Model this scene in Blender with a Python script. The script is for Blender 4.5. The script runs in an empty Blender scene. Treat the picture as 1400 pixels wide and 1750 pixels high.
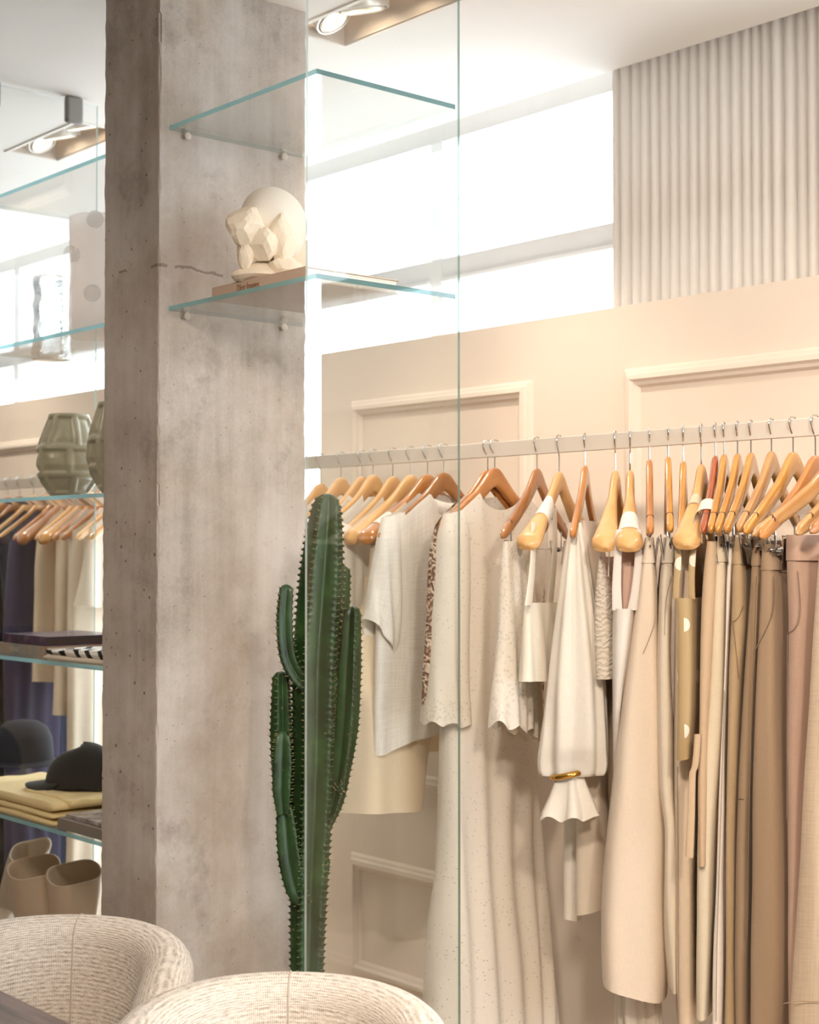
import bpy, bmesh, math, random
import numpy as np
from mathutils import Vector, Matrix, noise

sc = bpy.context.scene
COL = sc.collection
random.seed(7)
R = math.radians

# ------------------------------------------------------------------ camera
CAM = Vector((0.0, 0.0, 1.45))
F_PX = 2616.0
YAW, PITCH = R(48.9), math.atan(67 / F_PX)
cam_d = bpy.data.cameras.new('camera')
cam_d.sensor_fit = 'VERTICAL'
cam_d.sensor_height = 36.0
cam_d.lens = F_PX / 1750 * 36.0
cam_d.clip_start = 0.02
cam_d.dof.use_dof = True
cam_d.dof.focus_distance = 3.0
cam_d.dof.aperture_fstop = 5.0
cam = bpy.data.objects.new('camera', cam_d)
COL.objects.link(cam)
cam.location = CAM
cam.rotation_euler = (R(90) + PITCH, 0, YAW)
sc.camera = cam
CROT = cam.rotation_euler.to_matrix()

# ------------------------------------------------------------------ sky, exposure
world = bpy.data.worlds.new('sky')
sc.world = world
world.use_nodes = True
bg = world.node_tree.nodes['Background']
bg.inputs['Color'].default_value = (0.86, 0.93, 1.0, 1)
bg.inputs['Strength'].default_value = 5.2
vs = sc.view_settings
vs.view_transform = 'Standard'
vs.look = 'None'
vs.gamma = 1.0
vs.use_curve_mapping = False
vs.exposure = 0.40
SPOT_W = 10.5
SPOT_COL = (1.0, 0.84, 0.68)
cy = sc.cycles
cy.max_bounces = 10
cy.diffuse_bounces = 5
cy.glossy_bounces = 5
cy.transmission_bounces = 8
cy.transparent_max_bounces = 40
cy.caustics_reflective = False
cy.caustics_refractive = False
cy.sample_clamp_indirect = 6.0


# ------------------------------------------------------------------ geometry helpers
def ray(px, py):
    d = Vector(((px - 700) / F_PX, -(py - 875) / F_PX, -1.0))
    return CROT @ d


def on_plane(px, py, p0, n):
    d = ray(px, py)
    t = (Vector(p0) - CAM).dot(n) / d.dot(n)
    return CAM + d * t


def at_y(px, py, y):
    return on_plane(px, py, (0, y, 0), Vector((0, 1, 0)))


def at_x(px, py, x):
    return on_plane(px, py, (x, 0, 0), Vector((1, 0, 0)))


def at_z(px, py, z):
    return on_plane(px, py, (0, 0, z), Vector((0, 0, 1)))


def proj(p):
    v = CROT.transposed() @ (Vector(p) - CAM)
    return 700 + F_PX * v.x / -v.z, 875 - F_PX * v.y / -v.z


WORLD = {}


def link(o, parent, origin):
    COL.objects.link(o)
    if parent is not None:
        o.parent = parent
        o.location = origin - WORLD[parent.name]
    else:
        o.location = origin
    WORLD[o.name] = Vector(origin)
    return o


def tag(o, label=None, cat=None, group=None, kind=None):
    if label: o['label'] = label
    if cat: o['category'] = cat
    if group: o['group'] = group
    if kind: o['kind'] = kind
    return o


def empty(name, loc, label, cat, group=None):
    o = bpy.data.objects.new(name, None)
    o.empty_display_size = 0.05
    link(o, None, Vector(loc))
    return tag(o, label, cat, group)


class MB:
    """collects verts (world space), faces, uvs, material slots and links them as one mesh object"""

    def __init__(self):
        self.v, self.f, self.uv, self.mi = [], [], [], []

    def add(self, vs_, fs, uvs=None, mi=0):
        b = len(self.v)
        self.v += [tuple(x) for x in vs_]
        for k, f in enumerate(fs):
            self.f.append([i + b for i in f])
            self.uv.append(uvs[k] if uvs else [(0, 0)] * len(f))
            self.mi.append(mi)
        return self

    def box(self, a, b, mi=0, rz=0, c=None):
        (x0, y0, z0), (x1, y1, z1) = a, b
        P = [Vector((x, y, z)) for z in (z0, z1) for y in (y0, y1) for x in (x0, x1)]
        if rz:
            c = Vector(c) if c is not None else (Vector(a) + Vector(b)) / 2
            m = Matrix.Rotation(rz, 3, 'Z')
            P = [m @ (p - c) + c for p in P]
        F = [(0, 2, 3, 1), (4, 5, 7, 6), (0, 1, 5, 4), (2, 6, 7, 3), (0, 4, 6, 2), (1, 3, 7, 5)]
        return self.add(P, F, None, mi)

    def grid(self, rows, closed=True, cap0=False, cap1=False, mi=0, uscale=None):
        M, N = len(rows), len(rows[0])
        vs_, fs, uvs = [], [], []
        for r in rows: vs_ += r
        mid = rows[M // 2]
        per = [0.0]
        for j in range(N):
            per.append(per[-1] + (Vector(mid[(j + 1) % N]) - Vector(mid[j])).length)
        hs = [0.0]
        for i in range(M - 1):
            hs.append(hs[-1] + (Vector(rows[i + 1][0]) - Vector(rows[i][0])).length)
        jn = N if closed else N - 1
        for i in range(M - 1):
            for j in range(jn):
                k = (j + 1) % N
                fs.append((i * N + j, (i + 1) * N + j, (i + 1) * N + k, i * N + k))
                uvs.append([(per[j], -hs[i]), (per[j], -hs[i + 1]), (per[j + 1], -hs[i + 1]), (per[j + 1], -hs[i])])
        if cap0:
            fs.append(tuple(range(N)));  uvs.append([(0, 0)] * N)
        if cap1:
            fs.append(tuple((M - 1) * N + j for j in reversed(range(N))));  uvs.append([(0, 0)] * N)
        return self.add(vs_, fs, uvs, mi)

    def tube(self, pts, r, n=8, mi=0, cap=True, smooth=0):
        pts = [Vector(p) for p in pts]
        if smooth:
            pts = spline(pts, smooth)
        rows = []
        up = Vector((0, 0, 1))
        prev = None
        for i, p in enumerate(pts):
            t = (pts[min(i + 1, len(pts) - 1)] - pts[max(i - 1, 0)])
            t = t.normalized() if t.length > 1e-9 else Vector((0, 0, 1))
            if prev is None:
                a = t.cross(up)
                if a.length < 1e-3: a = t.cross(Vector((1, 0, 0)))
                a.normalize()
            else:
                a = prev - t * prev.dot(t)
                a.normalize()
            prev = a
            b = t.cross(a)
            rr = r[i] if isinstance(r, (list, tuple)) else r
            rows.append([p + a * rr * math.cos(k * 2 * math.pi / n) + b * rr * math.sin(k * 2 * math.pi / n) for k in range(n)])
        return self.grid(rows, True, cap, cap, mi)

    def lathe(self, prof, c, n=48, mi=0, cap0=False, cap1=False, rfun=None):
        rows = []
        for (r, z) in prof:
            rows.append([Vector((c[0] + (r if rfun is None else rfun(r, z, k * 2 * math.pi / n)) * math.cos(k * 2 * math.pi / n),
                                 c[1] + (r if rfun is None else rfun(r, z, k * 2 * math.pi / n)) * math.sin(k * 2 * math.pi / n),
                                 c[2] + z)) for k in range(n)])
        return self.grid(rows, True, cap0, cap1, mi)

    def build(self, name, mats, parent=None, smooth=True, bevel=0, bseg=2, solid=0, subd=0, angle=40, origin=None):
        v = np.array(self.v)
        lo, hi = v.min(0), v.max(0)
        org = Vector(origin) if origin is not None else Vector(((lo[0] + hi[0]) / 2, (lo[1] + hi[1]) / 2, lo[2]))
        me = bpy.data.meshes.new(name)
        me.from_pydata([tuple(Vector(p) - org) for p in self.v], [], self.f)
        uvl = me.uv_layers.new(name='UVMap')
        k = 0
        flat = [c for f in self.uv for c in f]
        uvl.data.foreach_set('uv', [x for c in flat for x in c])
        for m in (mats if isinstance(mats, (list, tuple)) else [mats]):
            me.materials.append(m)
        me.polygons.foreach_set('material_index', self.mi)
        me.polygons.foreach_set('use_smooth', [bool(smooth)] * len(self.f))
        me.update()
        if smooth and angle:
            try: me.set_sharp_from_angle(angle=R(angle))
            except Exception: pass
        o = bpy.data.objects.new(name, me)
        link(o, parent, org)
        if solid:
            md = o.modifiers.new('thick', 'SOLIDIFY'); md.thickness = solid; md.offset = 0
        if bevel:
            md = o.modifiers.new('bev', 'BEVEL'); md.width = bevel; md.segments = bseg; md.limit_method = 'ANGLE'
        if subd:
            md = o.modifiers.new('sub', 'SUBSURF'); md.levels = subd; md.render_levels = subd
        return o


def spline(pts, n):
    pts = [Vector(p) for p in pts]
    out = []
    for i in range(len(pts) - 1):
        p0, p1, p2, p3 = pts[max(i - 1, 0)], pts[i], pts[i + 1], pts[min(i + 2, len(pts) - 1)]
        for k in range(n):
            t = k / n
            out.append(0.5 * ((2 * p1) + (p2 - p0) * t + (2 * p0 - 5 * p1 + 4 * p2 - p3) * t * t + (3 * p1 - p0 - 3 * p2 + p3) * t ** 3))
    out.append(pts[-1])
    return out


def resample(ctrl, m):
    """rows of control values -> m rows, smooth monotone-ish Hermite, parameter = |dz| between rows"""
    c = np.array(ctrl, float)
    t = np.concatenate([[0], np.cumsum(np.maximum(np.abs(np.diff(c[:, 1])), 1e-4))])
    t /= t[-1]
    out = []
    T = np.linspace(0, 1, m)
    sl = np.diff(c, axis=0) / np.diff(t)[:, None]
    mt = np.zeros_like(c)
    mt[0], mt[-1] = sl[0], sl[-1]
    for i in range(1, len(c) - 1):
        a, b = sl[i - 1], sl[i]
        mt[i] = np.where(a * b > 0, 2 * a * b / (a + b + 1e-12 * np.sign(a + b + 1e-15)), 0)
    for x in T:
        i = min(np.searchsorted(t, x, side='right') - 1, len(c) - 2)
        h = t[i + 1] - t[i]
        u = (x - t[i]) / h
        out.append((2 * u ** 3 - 3 * u ** 2 + 1) * c[i] + (u ** 3 - 2 * u ** 2 + u) * h * mt[i] + (-2 * u ** 3 + 3 * u ** 2) * c[i + 1] + (u ** 3 - u ** 2) * h * mt[i + 1])
    return out


def superloop(n, p, aspect):
    """n points (sx, sy) round a superellipse, evenly spaced for a loop of the given width:depth aspect"""
    K = 1440
    th = np.linspace(0, 2 * np.pi, K, endpoint=False)
    c, s = np.cos(th), np.sin(th)
    x = np.sign(c) * np.abs(c) ** p
    y = np.sign(s) * np.abs(s) ** p
    X, Y = x * aspect, y
    d = np.hypot(np.diff(np.append(X, X[0])), np.diff(np.append(Y, Y[0])))
    cum = np.concatenate([[0], np.cumsum(d)])
    q = np.linspace(0, cum[-1], n, endpoint=False)
    xi = np.interp(q, cum, np.append(x, x[0]))
    yi = np.interp(q, cum, np.append(y, y[0]))
    return list(zip(xi, yi))


# ------------------------------------------------------------------ materials
def srgb(h):
    h = h.lstrip('#')
    out = []
    for i in (0, 2, 4):
        c = int(h[i:i + 2], 16) / 255
        out.append(c / 12.92 if c <= 0.04045 else ((c + 0.055) / 1.055) ** 2.4)
    return tuple(out) + (1.0,)


class NT:
    def __init__(self, name):
        self.m = bpy.data.materials.new(name)
        self.m.use_nodes = True
        self.t = self.m.node_tree
        self.b = self.t.nodes['Principled BSDF']
        self.out = self.t.nodes['Material Output']

    def n(self, typ, **kw):
        nd = self.t.nodes.new(typ)
        for k, v in kw.items():
            if hasattr(nd, k): setattr(nd, k, v)
            else: nd.inputs[k.replace('_', ' ')].default_value = v
        return nd

    def l(self, a, b):
        self.t.links.new(a, b)

    def setb(self, **kw):
        for k, v in kw.items():
            self.b.inputs[k.replace('_', ' ')].default_value = v

    def coord(self, kind='Object', scale=(1, 1, 1)):
        tc = self.n('ShaderNodeTexCoord')
        mp = self.n('ShaderNodeMapping')
        mp.inputs['Scale'].default_value = scale
        self.l(tc.outputs[kind], mp.inputs['Vector'])
        return mp.outputs['Vector']

    def noise(self, vec, scale, detail=3, rough=0.55):
        nd = self.n('ShaderNodeTexNoise')
        nd.inputs['Scale'].default_value = scale
        nd.inputs['Detail'].default_value = detail
        nd.inputs['Roughness'].default_value = rough
        self.l(vec, nd.inputs['Vector'])
        return nd.outputs['Fac']

    def ramp(self, fac, stops, interp='LINEAR'):
        nd = self.n('ShaderNodeValToRGB')
        cr = nd.color_ramp
        cr.interpolation = interp
        while len(cr.elements) < len(stops): cr.elements.new(0.5)
        for e, (p, c) in zip(cr.elements, stops):
            e.position = p
            e.color = c if len(c) == 4 else tuple(c) + (1,)
        self.l(fac, nd.inputs['Fac'])
        return nd.outputs['Color']

    def mix(self, fac, a, b, mode='MIX'):
        nd = self.n('ShaderNodeMix', data_type='RGBA', blend_type=mode)
        for sock, v in ((nd.inputs[0], fac), (nd.inputs[6], a), (nd.inputs[7], b)):
            if hasattr(v, 'is_output'): self.l(v, sock)
            else: sock.default_value = v
        return nd.outputs[2]

    def math(self, op, a, b=None, c=None):
        nd = self.n('ShaderNodeMath', operation=op)
        for i, v in enumerate((a, b, c)):
            if v is None: continue
            if hasattr(v, 'is_output'): self.l(v, nd.inputs[i])
            else: nd.inputs[i].default_value = v
        return nd.outputs[0]

    def bump(self, h, strength=0.3, dist=0.002):
        nd = self.n('ShaderNodeBump')
        nd.inputs['Strength'].default_value = strength
        nd.inputs['Distance'].default_value = dist
        self.l(h, nd.inputs['Height'])
        self.l(nd.outputs['Normal'], self.b.inputs['Normal'])
        return nd

    def color(self, c):
        if hasattr(c, 'is_output'): self.l(c, self.b.inputs['Base Color'])
        else: self.b.inputs['Base Color'].default_value = c


def shade(c, f):
    return tuple(min(1, x * f) for x in c[:3]) + (1,)


def plain(name, col, rough=0.5, metal=0.0, var=0.06, scale=8, **kw):
    t = NT(name)
    c = srgb(col)
    f = t.noise(t.coord('Object'), scale, 3)
    t.color(t.ramp(f, [(0.3, shade(c, 1 - var)), (0.7, shade(c, 1 + var))]))
    t.setb(Roughness=rough, Metallic=metal, **kw)
    return t.m


def plaster(name, col, rough=0.85):
    t = NT(name)
    c = srgb(col)
    v = t.coord('Object')
    t.color(t.ramp(t.noise(v, 1.5, 4), [(0.3, shade(c, 0.97)), (0.7, shade(c, 1.02))]))
    t.setb(Roughness=rough)
    t.bump(t.noise(v, 260, 2), 0.06, 0.001)
    return t.m


CLOTH = {}


def cloth(col, kind='fine', trans=0.0):
    key = (col, kind, trans)
    if key in CLOTH: return CLOTH[key]
    t = NT('cloth_' + kind)
    c = srgb(col)
    uv = t.coord('UV')
    w1 = t.noise(t.coord('UV', (1, 0.06, 1)), 900, 2)
    w2 = t.noise(t.coord('UV', (0.06, 1, 1)), 900, 2)
    weave = t.math('ADD', w1, w2)
    if kind == 'fine':
        base = t.ramp(weave, [(0.35, shade(c, 0.95)), (0.65, shade(c, 1.03))])
        base = t.ramp(t.math('MULTIPLY', weave, 0.5), [(0.35, shade(c, 0.94)), (0.65, shade(c, 1.04))])
        t.bump(weave, 0.15, 0.0006)
    elif kind == 'linen':
        s1 = t.noise(t.coord('UV', (1, 0.03, 1)), 420, 3, 0.7)
        s2 = t.noise(t.coord('UV', (0.03, 1, 1)), 420, 3, 0.7)
        sl = t.math('MULTIPLY', t.math('ADD', s1, s2), 0.5)
        base = t.ramp(sl, [(0.34, shade(c, 0.82)), (0.5, c), (0.64, shade(c, 1.12))])
        t.bump(sl, 0.5, 0.0012)
    elif kind == 'satin':
        base = t.ramp(t.noise(uv, 6, 3), [(0.35, shade(c, 0.96)), (0.65, shade(c, 1.04))])
        t.setb(Roughness=0.38)
    elif kind == 'shirred':
        wv = t.n('ShaderNodeTexWave', wave_type='BANDS', bands_direction='Y')
        wv.inputs['Scale'].default_value = 26
        wv.inputs['Distortion'].default_value = 9
        wv.inputs['Detail'].default_value = 3
        wv.inputs['Detail Scale'].default_value = 1.4
        t.l(uv, wv.inputs['Vector'])
        base = t.ramp(wv.outputs['Fac'], [(0.1, shade(c, 0.88)), (0.7, c)])
        t.bump(wv.outputs['Fac'], 0.45, 0.005)
    elif kind == 'eyelet':
        vo = t.n('ShaderNodeTexVoronoi', feature='F1')
        vo.inputs['Scale'].default_value = 105
        t.l(uv, vo.inputs['Vector'])
        msk = t.math('LESS_THAN', vo.outputs['Distance'], 0.16)
        zone = t.math('GREATER_THAN', t.noise(uv, 14, 2), 0.42)
        hole = t.math('MULTIPLY', msk, zone)
        cb = t.ramp(t.math('MULTIPLY', weave, 0.5), [(0.35, shade(c, 0.95)), (0.65, shade(c, 1.03))])
        base = t.mix(hole, cb, shade(c, 0.66))
        t.bump(t.math('SUBTRACT', t.math('MULTIPLY', weave, 0.2), hole), 0.4, 0.0015)
    elif kind == 'lace':
        vo = t.n('ShaderNodeTexVoronoi', feature='F1')
        vo.inputs['Scale'].default_value = 120
        t.l(uv, vo.inputs['Vector'])
        base = t.ramp(vo.outputs['Distance'], [(0.1, shade(c, 0.78)), (0.45, c)])
        t.bump(vo.outputs['Distance'], 0.4, 0.002)
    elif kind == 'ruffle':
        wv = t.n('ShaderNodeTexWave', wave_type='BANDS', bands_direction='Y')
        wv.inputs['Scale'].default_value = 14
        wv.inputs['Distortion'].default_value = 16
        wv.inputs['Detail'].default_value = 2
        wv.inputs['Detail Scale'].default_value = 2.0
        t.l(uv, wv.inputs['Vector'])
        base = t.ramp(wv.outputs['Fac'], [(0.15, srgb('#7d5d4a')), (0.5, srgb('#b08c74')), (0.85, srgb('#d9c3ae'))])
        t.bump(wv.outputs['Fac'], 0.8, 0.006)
    elif kind == 'dots':
        sp = t.n('ShaderNodeSeparateXYZ')
        t.l(t.coord('UV', (9.6, 9.6, 1)), sp.inputs[0])
        row = t.math('FLOOR', sp.outputs['Y'])
        xs = t.math('ADD', sp.outputs['X'], t.math('MULTIPLY', row, 0.5))
        fx = t.math('SUBTRACT', t.math('FRACT', xs), 0.5)
        fy = t.math('SUBTRACT', t.math('FRACT', sp.outputs['Y']), 0.5)
        dd = t.math('SQRT', t.math('ADD', t.math('MULTIPLY', fx, fx), t.math('MULTIPLY', fy, fy)))
        base = t.mix(t.math('LESS_THAN', dd, 0.13), c, srgb('#efe4d4'))
        t.setb(Roughness=0.45)
    t.color(base)
    if kind not in ('satin', 'dots'): t.setb(Roughness=0.88)
    t.b.inputs['Sheen Weight'].default_value = 0.12
    if trans > 0:
        tr = t.n('ShaderNodeBsdfTranslucent')
        t.l(base, tr.inputs['Color'])
        mx = t.n('ShaderNodeMixShader')
        mx.inputs[0].default_value = trans
        t.l(t.b.outputs[0], mx.inputs[1])
        t.l(tr.outputs[0], mx.inputs[2])
        t.l(mx.outputs[0], t.out.inputs['Surface'])
    CLOTH[key] = t.m
    return t.m


def wood(name, c0, c1, rough=0.35, scale=1.0, coat=0.3):
    t = NT(name)
    v = t.coord('UV', (7 * scale, 90 * scale, 1))
    f = t.noise(v, 1.6, 4, 0.6)
    f2 = t.noise(t.coord('Object'), 9, 2)
    g = t.math('ADD', t.math('MULTIPLY', f, 0.75), t.math('MULTIPLY', f2, 0.25))
    t.color(t.ramp(g, [(0.3, srgb(c0)), (0.68, srgb(c1))]))
    t.setb(Roughness=rough)
    t.b.inputs['Coat Weight'].default_value = coat
    t.b.inputs['Coat Roughness'].default_value = 0.12
    return t.m


def clear_glass(name, tint=(0.975, 0.99, 0.99, 1), ior=1.5):
    """thin clear pane: see-through with a true Fresnel reflection on both faces"""
    t = NT(name)
    t.t.nodes.remove(t.b)
    geo = t.n('ShaderNodeNewGeometry')
    i = t.math('ADD', t.math('MULTIPLY', geo.outputs['Backfacing'], 1 / ior - ior), ior)
    fr = t.n('ShaderNodeFresnel')
    t.l(i, fr.inputs['IOR'])
    tr = t.n('ShaderNodeBsdfTransparent')
    tr.inputs['Color'].default_value = tint
    gl = t.n('ShaderNodeBsdfGlossy')
    gl.inputs['Roughness'].default_value = 0.0
    mx = t.n('ShaderNodeMixShader')
    t.l(fr.outputs[0], mx.inputs[0])
    t.l(tr.outputs[0], mx.inputs[1])
    t.l(gl.outputs[0], mx.inputs[2])
    t.l(mx.outputs[0], t.out.inputs['Surface'])
    return t.m


def edge_glass(name, col, clear=0.25):
    """ground, polished pane edge: cyan-green, half see-through"""
    t = NT(name)
    v = t.coord('Object')
    c = srgb(col)
    t.color(t.ramp(t.noise(v, 5, 3), [(0.3, shade(c, 0.75)), (0.7, shade(c, 1.15))]))
    t.setb(Roughness=0.12)
    tr = t.n('ShaderNodeBsdfTransparent')
    tr.inputs['Color'].default_value = c
    tl = t.n('ShaderNodeBsdfTranslucent')
    tl.inputs['Color'].default_value = c
    m1 = t.n('ShaderNodeMixShader'); m1.inputs[0].default_value = 0.5
    t.l(t.b.outputs[0], m1.inputs[1]); t.l(tl.outputs[0], m1.inputs[2])
    m2 = t.n('ShaderNodeMixShader'); m2.inputs[0].default_value = clear
    t.l(m1.outputs[0], m2.inputs[1]); t.l(tr.outputs[0], m2.inputs[2])
    t.l(m2.outputs[0], t.out.inputs['Surface'])
    return t.m


def concrete():
    t = NT('raw_concrete')
    v = t.coord('Object')
    big = t.noise(v, 1.7, 5, 0.6)
    mid = t.noise(v, 7, 5, 0.65)
    streak = t.noise(t.coord('Object', (22, 22, 1.1)), 1.0, 4, 0.6)
    fine = t.noise(v, 190, 2)
    g = t.math('ADD', t.math('ADD', t.math('MULTIPLY', big, 0.42), t.math('MULTIPLY', mid, 0.26)), t.math('ADD', t.math('MULTIPLY', streak, 0.24), t.math('MULTIPLY', fine, 0.08)))
    base = t.ramp(g, [(0.35, srgb('#948a7f')), (0.45, srgb('#b3aaa1')), (0.54, srgb('#c6beb7')), (0.66, srgb('#d3cdc7'))])
    st = t.noise(v, 2.3, 6, 0.7)
    base = t.mix(t.math('MULTIPLY', t.ramp(st, [(0.50, (0, 0, 0)), (0.66, (1, 1, 1))]), 0.5), base, srgb('#9b8875'))
    bl = t.noise(v, 5.5, 6, 0.75)
    base = t.mix(t.math('MULTIPLY', t.ramp(bl, [(0.56, (0, 0, 0)), (0.72, (1, 1, 1))]), 0.5), base, srgb('#7c7068'))
    # bug holes
    vo = t.n('ShaderNodeTexVoronoi', feature='F1')
    vo.inputs['Scale'].default_value = 50
    t.l(v, vo.inputs['Vector'])
    vc = t.n('ShaderNodeSeparateColor')
    t.l(vo.outputs['Color'], vc.inputs[0])
    size = t.math('MULTIPLY', t.math('POWER', vc.outputs[0], 2.5), 0.20)
    hole = t.math('LESS_THAN', vo.outputs['Distance'], size)
    hole = t.math('MULTIPLY', hole, t.math('GREATER_THAN', vc.outputs[1], 0.55))
    base = t.mix(t.math('MULTIPLY', hole, 0.75), base, srgb('#4a4038'))
    # pour joint
    sp = t.n('ShaderNodeSeparateXYZ')
    t.l(v, sp.inputs[0])
    zz = t.math('SUBTRACT', t.math('ADD', sp.outputs['Z'], t.math('MULTIPLY', t.noise(v, 9, 4), 0.05)), 2.105)
    jd = t.math('ABSOLUTE', zz)
    jm = t.math('MULTIPLY', t.math('LESS_THAN', jd, 0.0028), t.math('GREATER_THAN', t.noise(v, 6, 2), 0.47))
    base = t.mix(t.math('MULTIPLY', jm, 0.55), base, srgb('#5b4d40'))
    t.color(base)
    t.setb(Roughness=0.8)
    h = t.math('SUBTRACT', t.math('ADD', t.math('MULTIPLY', fine, 0.15), t.math('MULTIPLY', mid, 0.6)), t.math('MULTIPLY', hole, 0.8))
    t.bump(h, 0.35, 0.004)
    return t.m


def weave_mat():
    t = NT('boucle_weave')
    uvx = t.coord('UV')
    a = t.noise(t.coord('UV', (0.16, 1, 1)), 330, 2, 0.6)
    b = t.noise(t.coord('UV', (1, 0.10, 1)), 360, 2, 0.6)
    wv = t.n('ShaderNodeTexWave', wave_type='BANDS', bands_direction='Y')
    wv.inputs['Scale'].default_value = 68
    wv.inputs['Distortion'].default_value = 2.2
    wv.inputs['Detail'].default_value = 2
    wv.inputs['Detail Scale'].default_value = 3
    t.l(uvx, wv.inputs['Vector'])
    wx = t.n('ShaderNodeTexWave', wave_type='BANDS', bands_direction='X')
    wx.inputs['Scale'].default_value = 70
    wx.inputs['Distortion'].default_value = 2.5
    wx.inputs['Detail'].default_value = 2
    t.l(uvx, wx.inputs['Vector'])
    g = t.math('ADD', t.math('MULTIPLY', wv.outputs['Fac'], 0.16), t.math('ADD', t.math('MULTIPLY', wx.outputs['Fac'], 0.12), t.math('MULTIPLY', a, 0.72)))
    base = t.ramp(g, [(0.28, srgb('#a89a8c')), (0.45, srgb('#d9cdc0')), (0.66, srgb('#f2e9de'))])
    t.color(base)
    t.setb(Roughness=0.95)
    t.b.inputs['Sheen Weight'].default_value = 0.2
    t.bump(g, 0.9, 0.003)
    return t.m


def cactus_mat():
    t = NT('cactus_skin')
    v = t.coord('Object')
    f = t.noise(v, 14, 4, 0.6)
    base = t.ramp(f, [(0.3, srgb('#15270f')), (0.55, srgb('#23401d')), (0.75, srgb('#3b5a2e'))])
    sc_ = t.noise(v, 60, 3, 0.7)
    base = t.mix(t.math('MULTIPLY', t.math('GREATER_THAN', sc_, 0.70), 0.5), base, srgb('#a98f58'))
    t.color(base)
    t.setb(Roughness=0.42)
    t.bump(t.noise(v, 40, 3), 0.15, 0.003)
    return t.m


M_wall = plaster('cream_wall_paint', '#e6d9cb')
M_white = plaster('white_paint', '#ece6df')
M_ceil = plaster('ceiling_paint', '#ebe6e0')
M_floor = plain('warm_timber_floor', '#bda994', 0.35, scale=1.5)
M_frame = plain('window_frame_enamel', '#e2e2e2', 0.4, var=0.02)
M_conc = concrete()
M_glass = clear_glass('clear_shelf_glass')
M_pane = clear_glass('window_glass', (0.97, 0.985, 0.98, 1))
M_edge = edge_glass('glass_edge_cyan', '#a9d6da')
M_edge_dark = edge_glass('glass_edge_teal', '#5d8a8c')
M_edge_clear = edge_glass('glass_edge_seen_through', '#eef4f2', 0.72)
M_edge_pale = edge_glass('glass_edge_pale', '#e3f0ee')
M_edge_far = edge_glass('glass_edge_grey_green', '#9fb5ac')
M_chrome = plain('chrome', '#cfcfce', 0.14, 1.0, var=0.02)
M_steel = plain('brushed_steel', '#a9a9a6', 0.34, 1.0, var=0.04)
M_rail = plain('rail_enamel', '#ded6cc', 0.4, 0.0, var=0.02)
M_greyclip = plain('grey_clip_plastic', '#8d8a86', 0.45)
M_weave = weave_mat()
M_cactus = cactus_mat()
M_spine = plain('cactus_spines', '#a99a6a', 0.6)
M_peg = plain('shelf_peg_nylon', '#c9beb3', 0.4)
M_gold = plain('gold_metal', '#d2a252', 0.16, 1.0, var=0.03)
M_dark = plain('dark_groove', '#4f2a14', 0.6)
M_plaster = plaster('white_plaster', '#efe6da')
M_plaster_warm = plaster('rough_plaster', '#efe1cc')

# ------------------------------------------------------------------ room layout (metres)
Y_RAIL, Y_WALL, Y_WIN, Y_CURT, Y_CEIL = 2.565, 2.92, 3.20, 3.10, 3.05
Z_LEDGE, Z_CEIL = 2.065, 2.725
X_L, X_R, Y_B = -9.5, 1.7, -3.6
LIGHT_X = [-5.99, -4.49, -2.99, -1.49, 0.01]
LY0, LY1, LLEN = 2.225, 2.392, 0.44


def struct(mb, name, m, **kw):
    return tag(mb.build(name, m, **kw), kind='structure')


struct(MB().box((X_L, Y_B, -0.1), (X_R, 3.6, 0)), 'floor', M_floor, smooth=False)
# ceiling slab with the recessed light openings left out
cb = MB()
T = 0.14
cb.box((X_L, Y_B, Z_CEIL), (X_R, LY0, Z_CEIL + T))
cb.box((X_L, LY1, Z_CEIL), (X_R, Y_CEIL, Z_CEIL + T))
xs = [X_L]
for x in LIGHT_X: xs += [x, x + LLEN]
xs.append(X_R)
for i in range(0, len(xs), 2):
    cb.box((xs[i], LY0, Z_CEIL), (xs[i + 1], LY1, Z_CEIL + T))
struct(cb, 'ceiling', M_ceil, smooth=False)
pk = MB()
pk.box((X_L, Y_CEIL, Z_CEIL + 0.10), (X_R, 3.4, Z_CEIL + T))
pk.box((X_L, Y_CEIL - 0.001, Z_CEIL + 0.001), (X_R, Y_CEIL + 0.008, Z_CEIL + T))
struct(pk, 'trim_curtain_pocket', M_white, smooth=False)
struct(MB().box((X_L - 0.1, Y_B, 0), (X_L, 3.6, Z_CEIL + T)), 'wall_left', M_wall, smooth=False)
wr = MB().box((X_R, Y_B, 0), (X_R + 0.1, 1.05, Z_CEIL + T)).box((X_R, 2.75, 0), (X_R + 0.1, 3.6, Z_CEIL + T))
wr.box((X_R, 1.05, 2.40), (X_R + 0.1, 2.75, Z_CEIL + T))
struct(wr, 'wall_right', M_wall, smooth=False)
sf = MB()  # unseen side window, added to throw cool daylight on the pillar's broad face
for y in (1.05, 2.69):
    sf.box((X_R + 0.02, y, 0.0), (X_R + 0.08, y + 0.06, 2.40))
sf.box((X_R + 0.02, 1.11, 2.34), (X_R + 0.08, 2.69, 2.40)).box((X_R + 0.02, 1.11, 0.0), (X_R + 0.08, 2.69, 0.09))
sfw = struct(sf, 'window_9', M_frame, smooth=False)
MB().box((X_R + 0.045, 1.11, 0.09), (X_R + 0.052, 2.69, 2.34)).build('pane', M_pane, sfw, smooth=False)
struct(MB().box((X_L - 0.1, Y_B - 0.1, 0), (X_R + 0.1, Y_B, Z_CEIL + T)), 'wall_front', plaster('brown_wall_paint', '#7f6854'), smooth=False)

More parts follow.
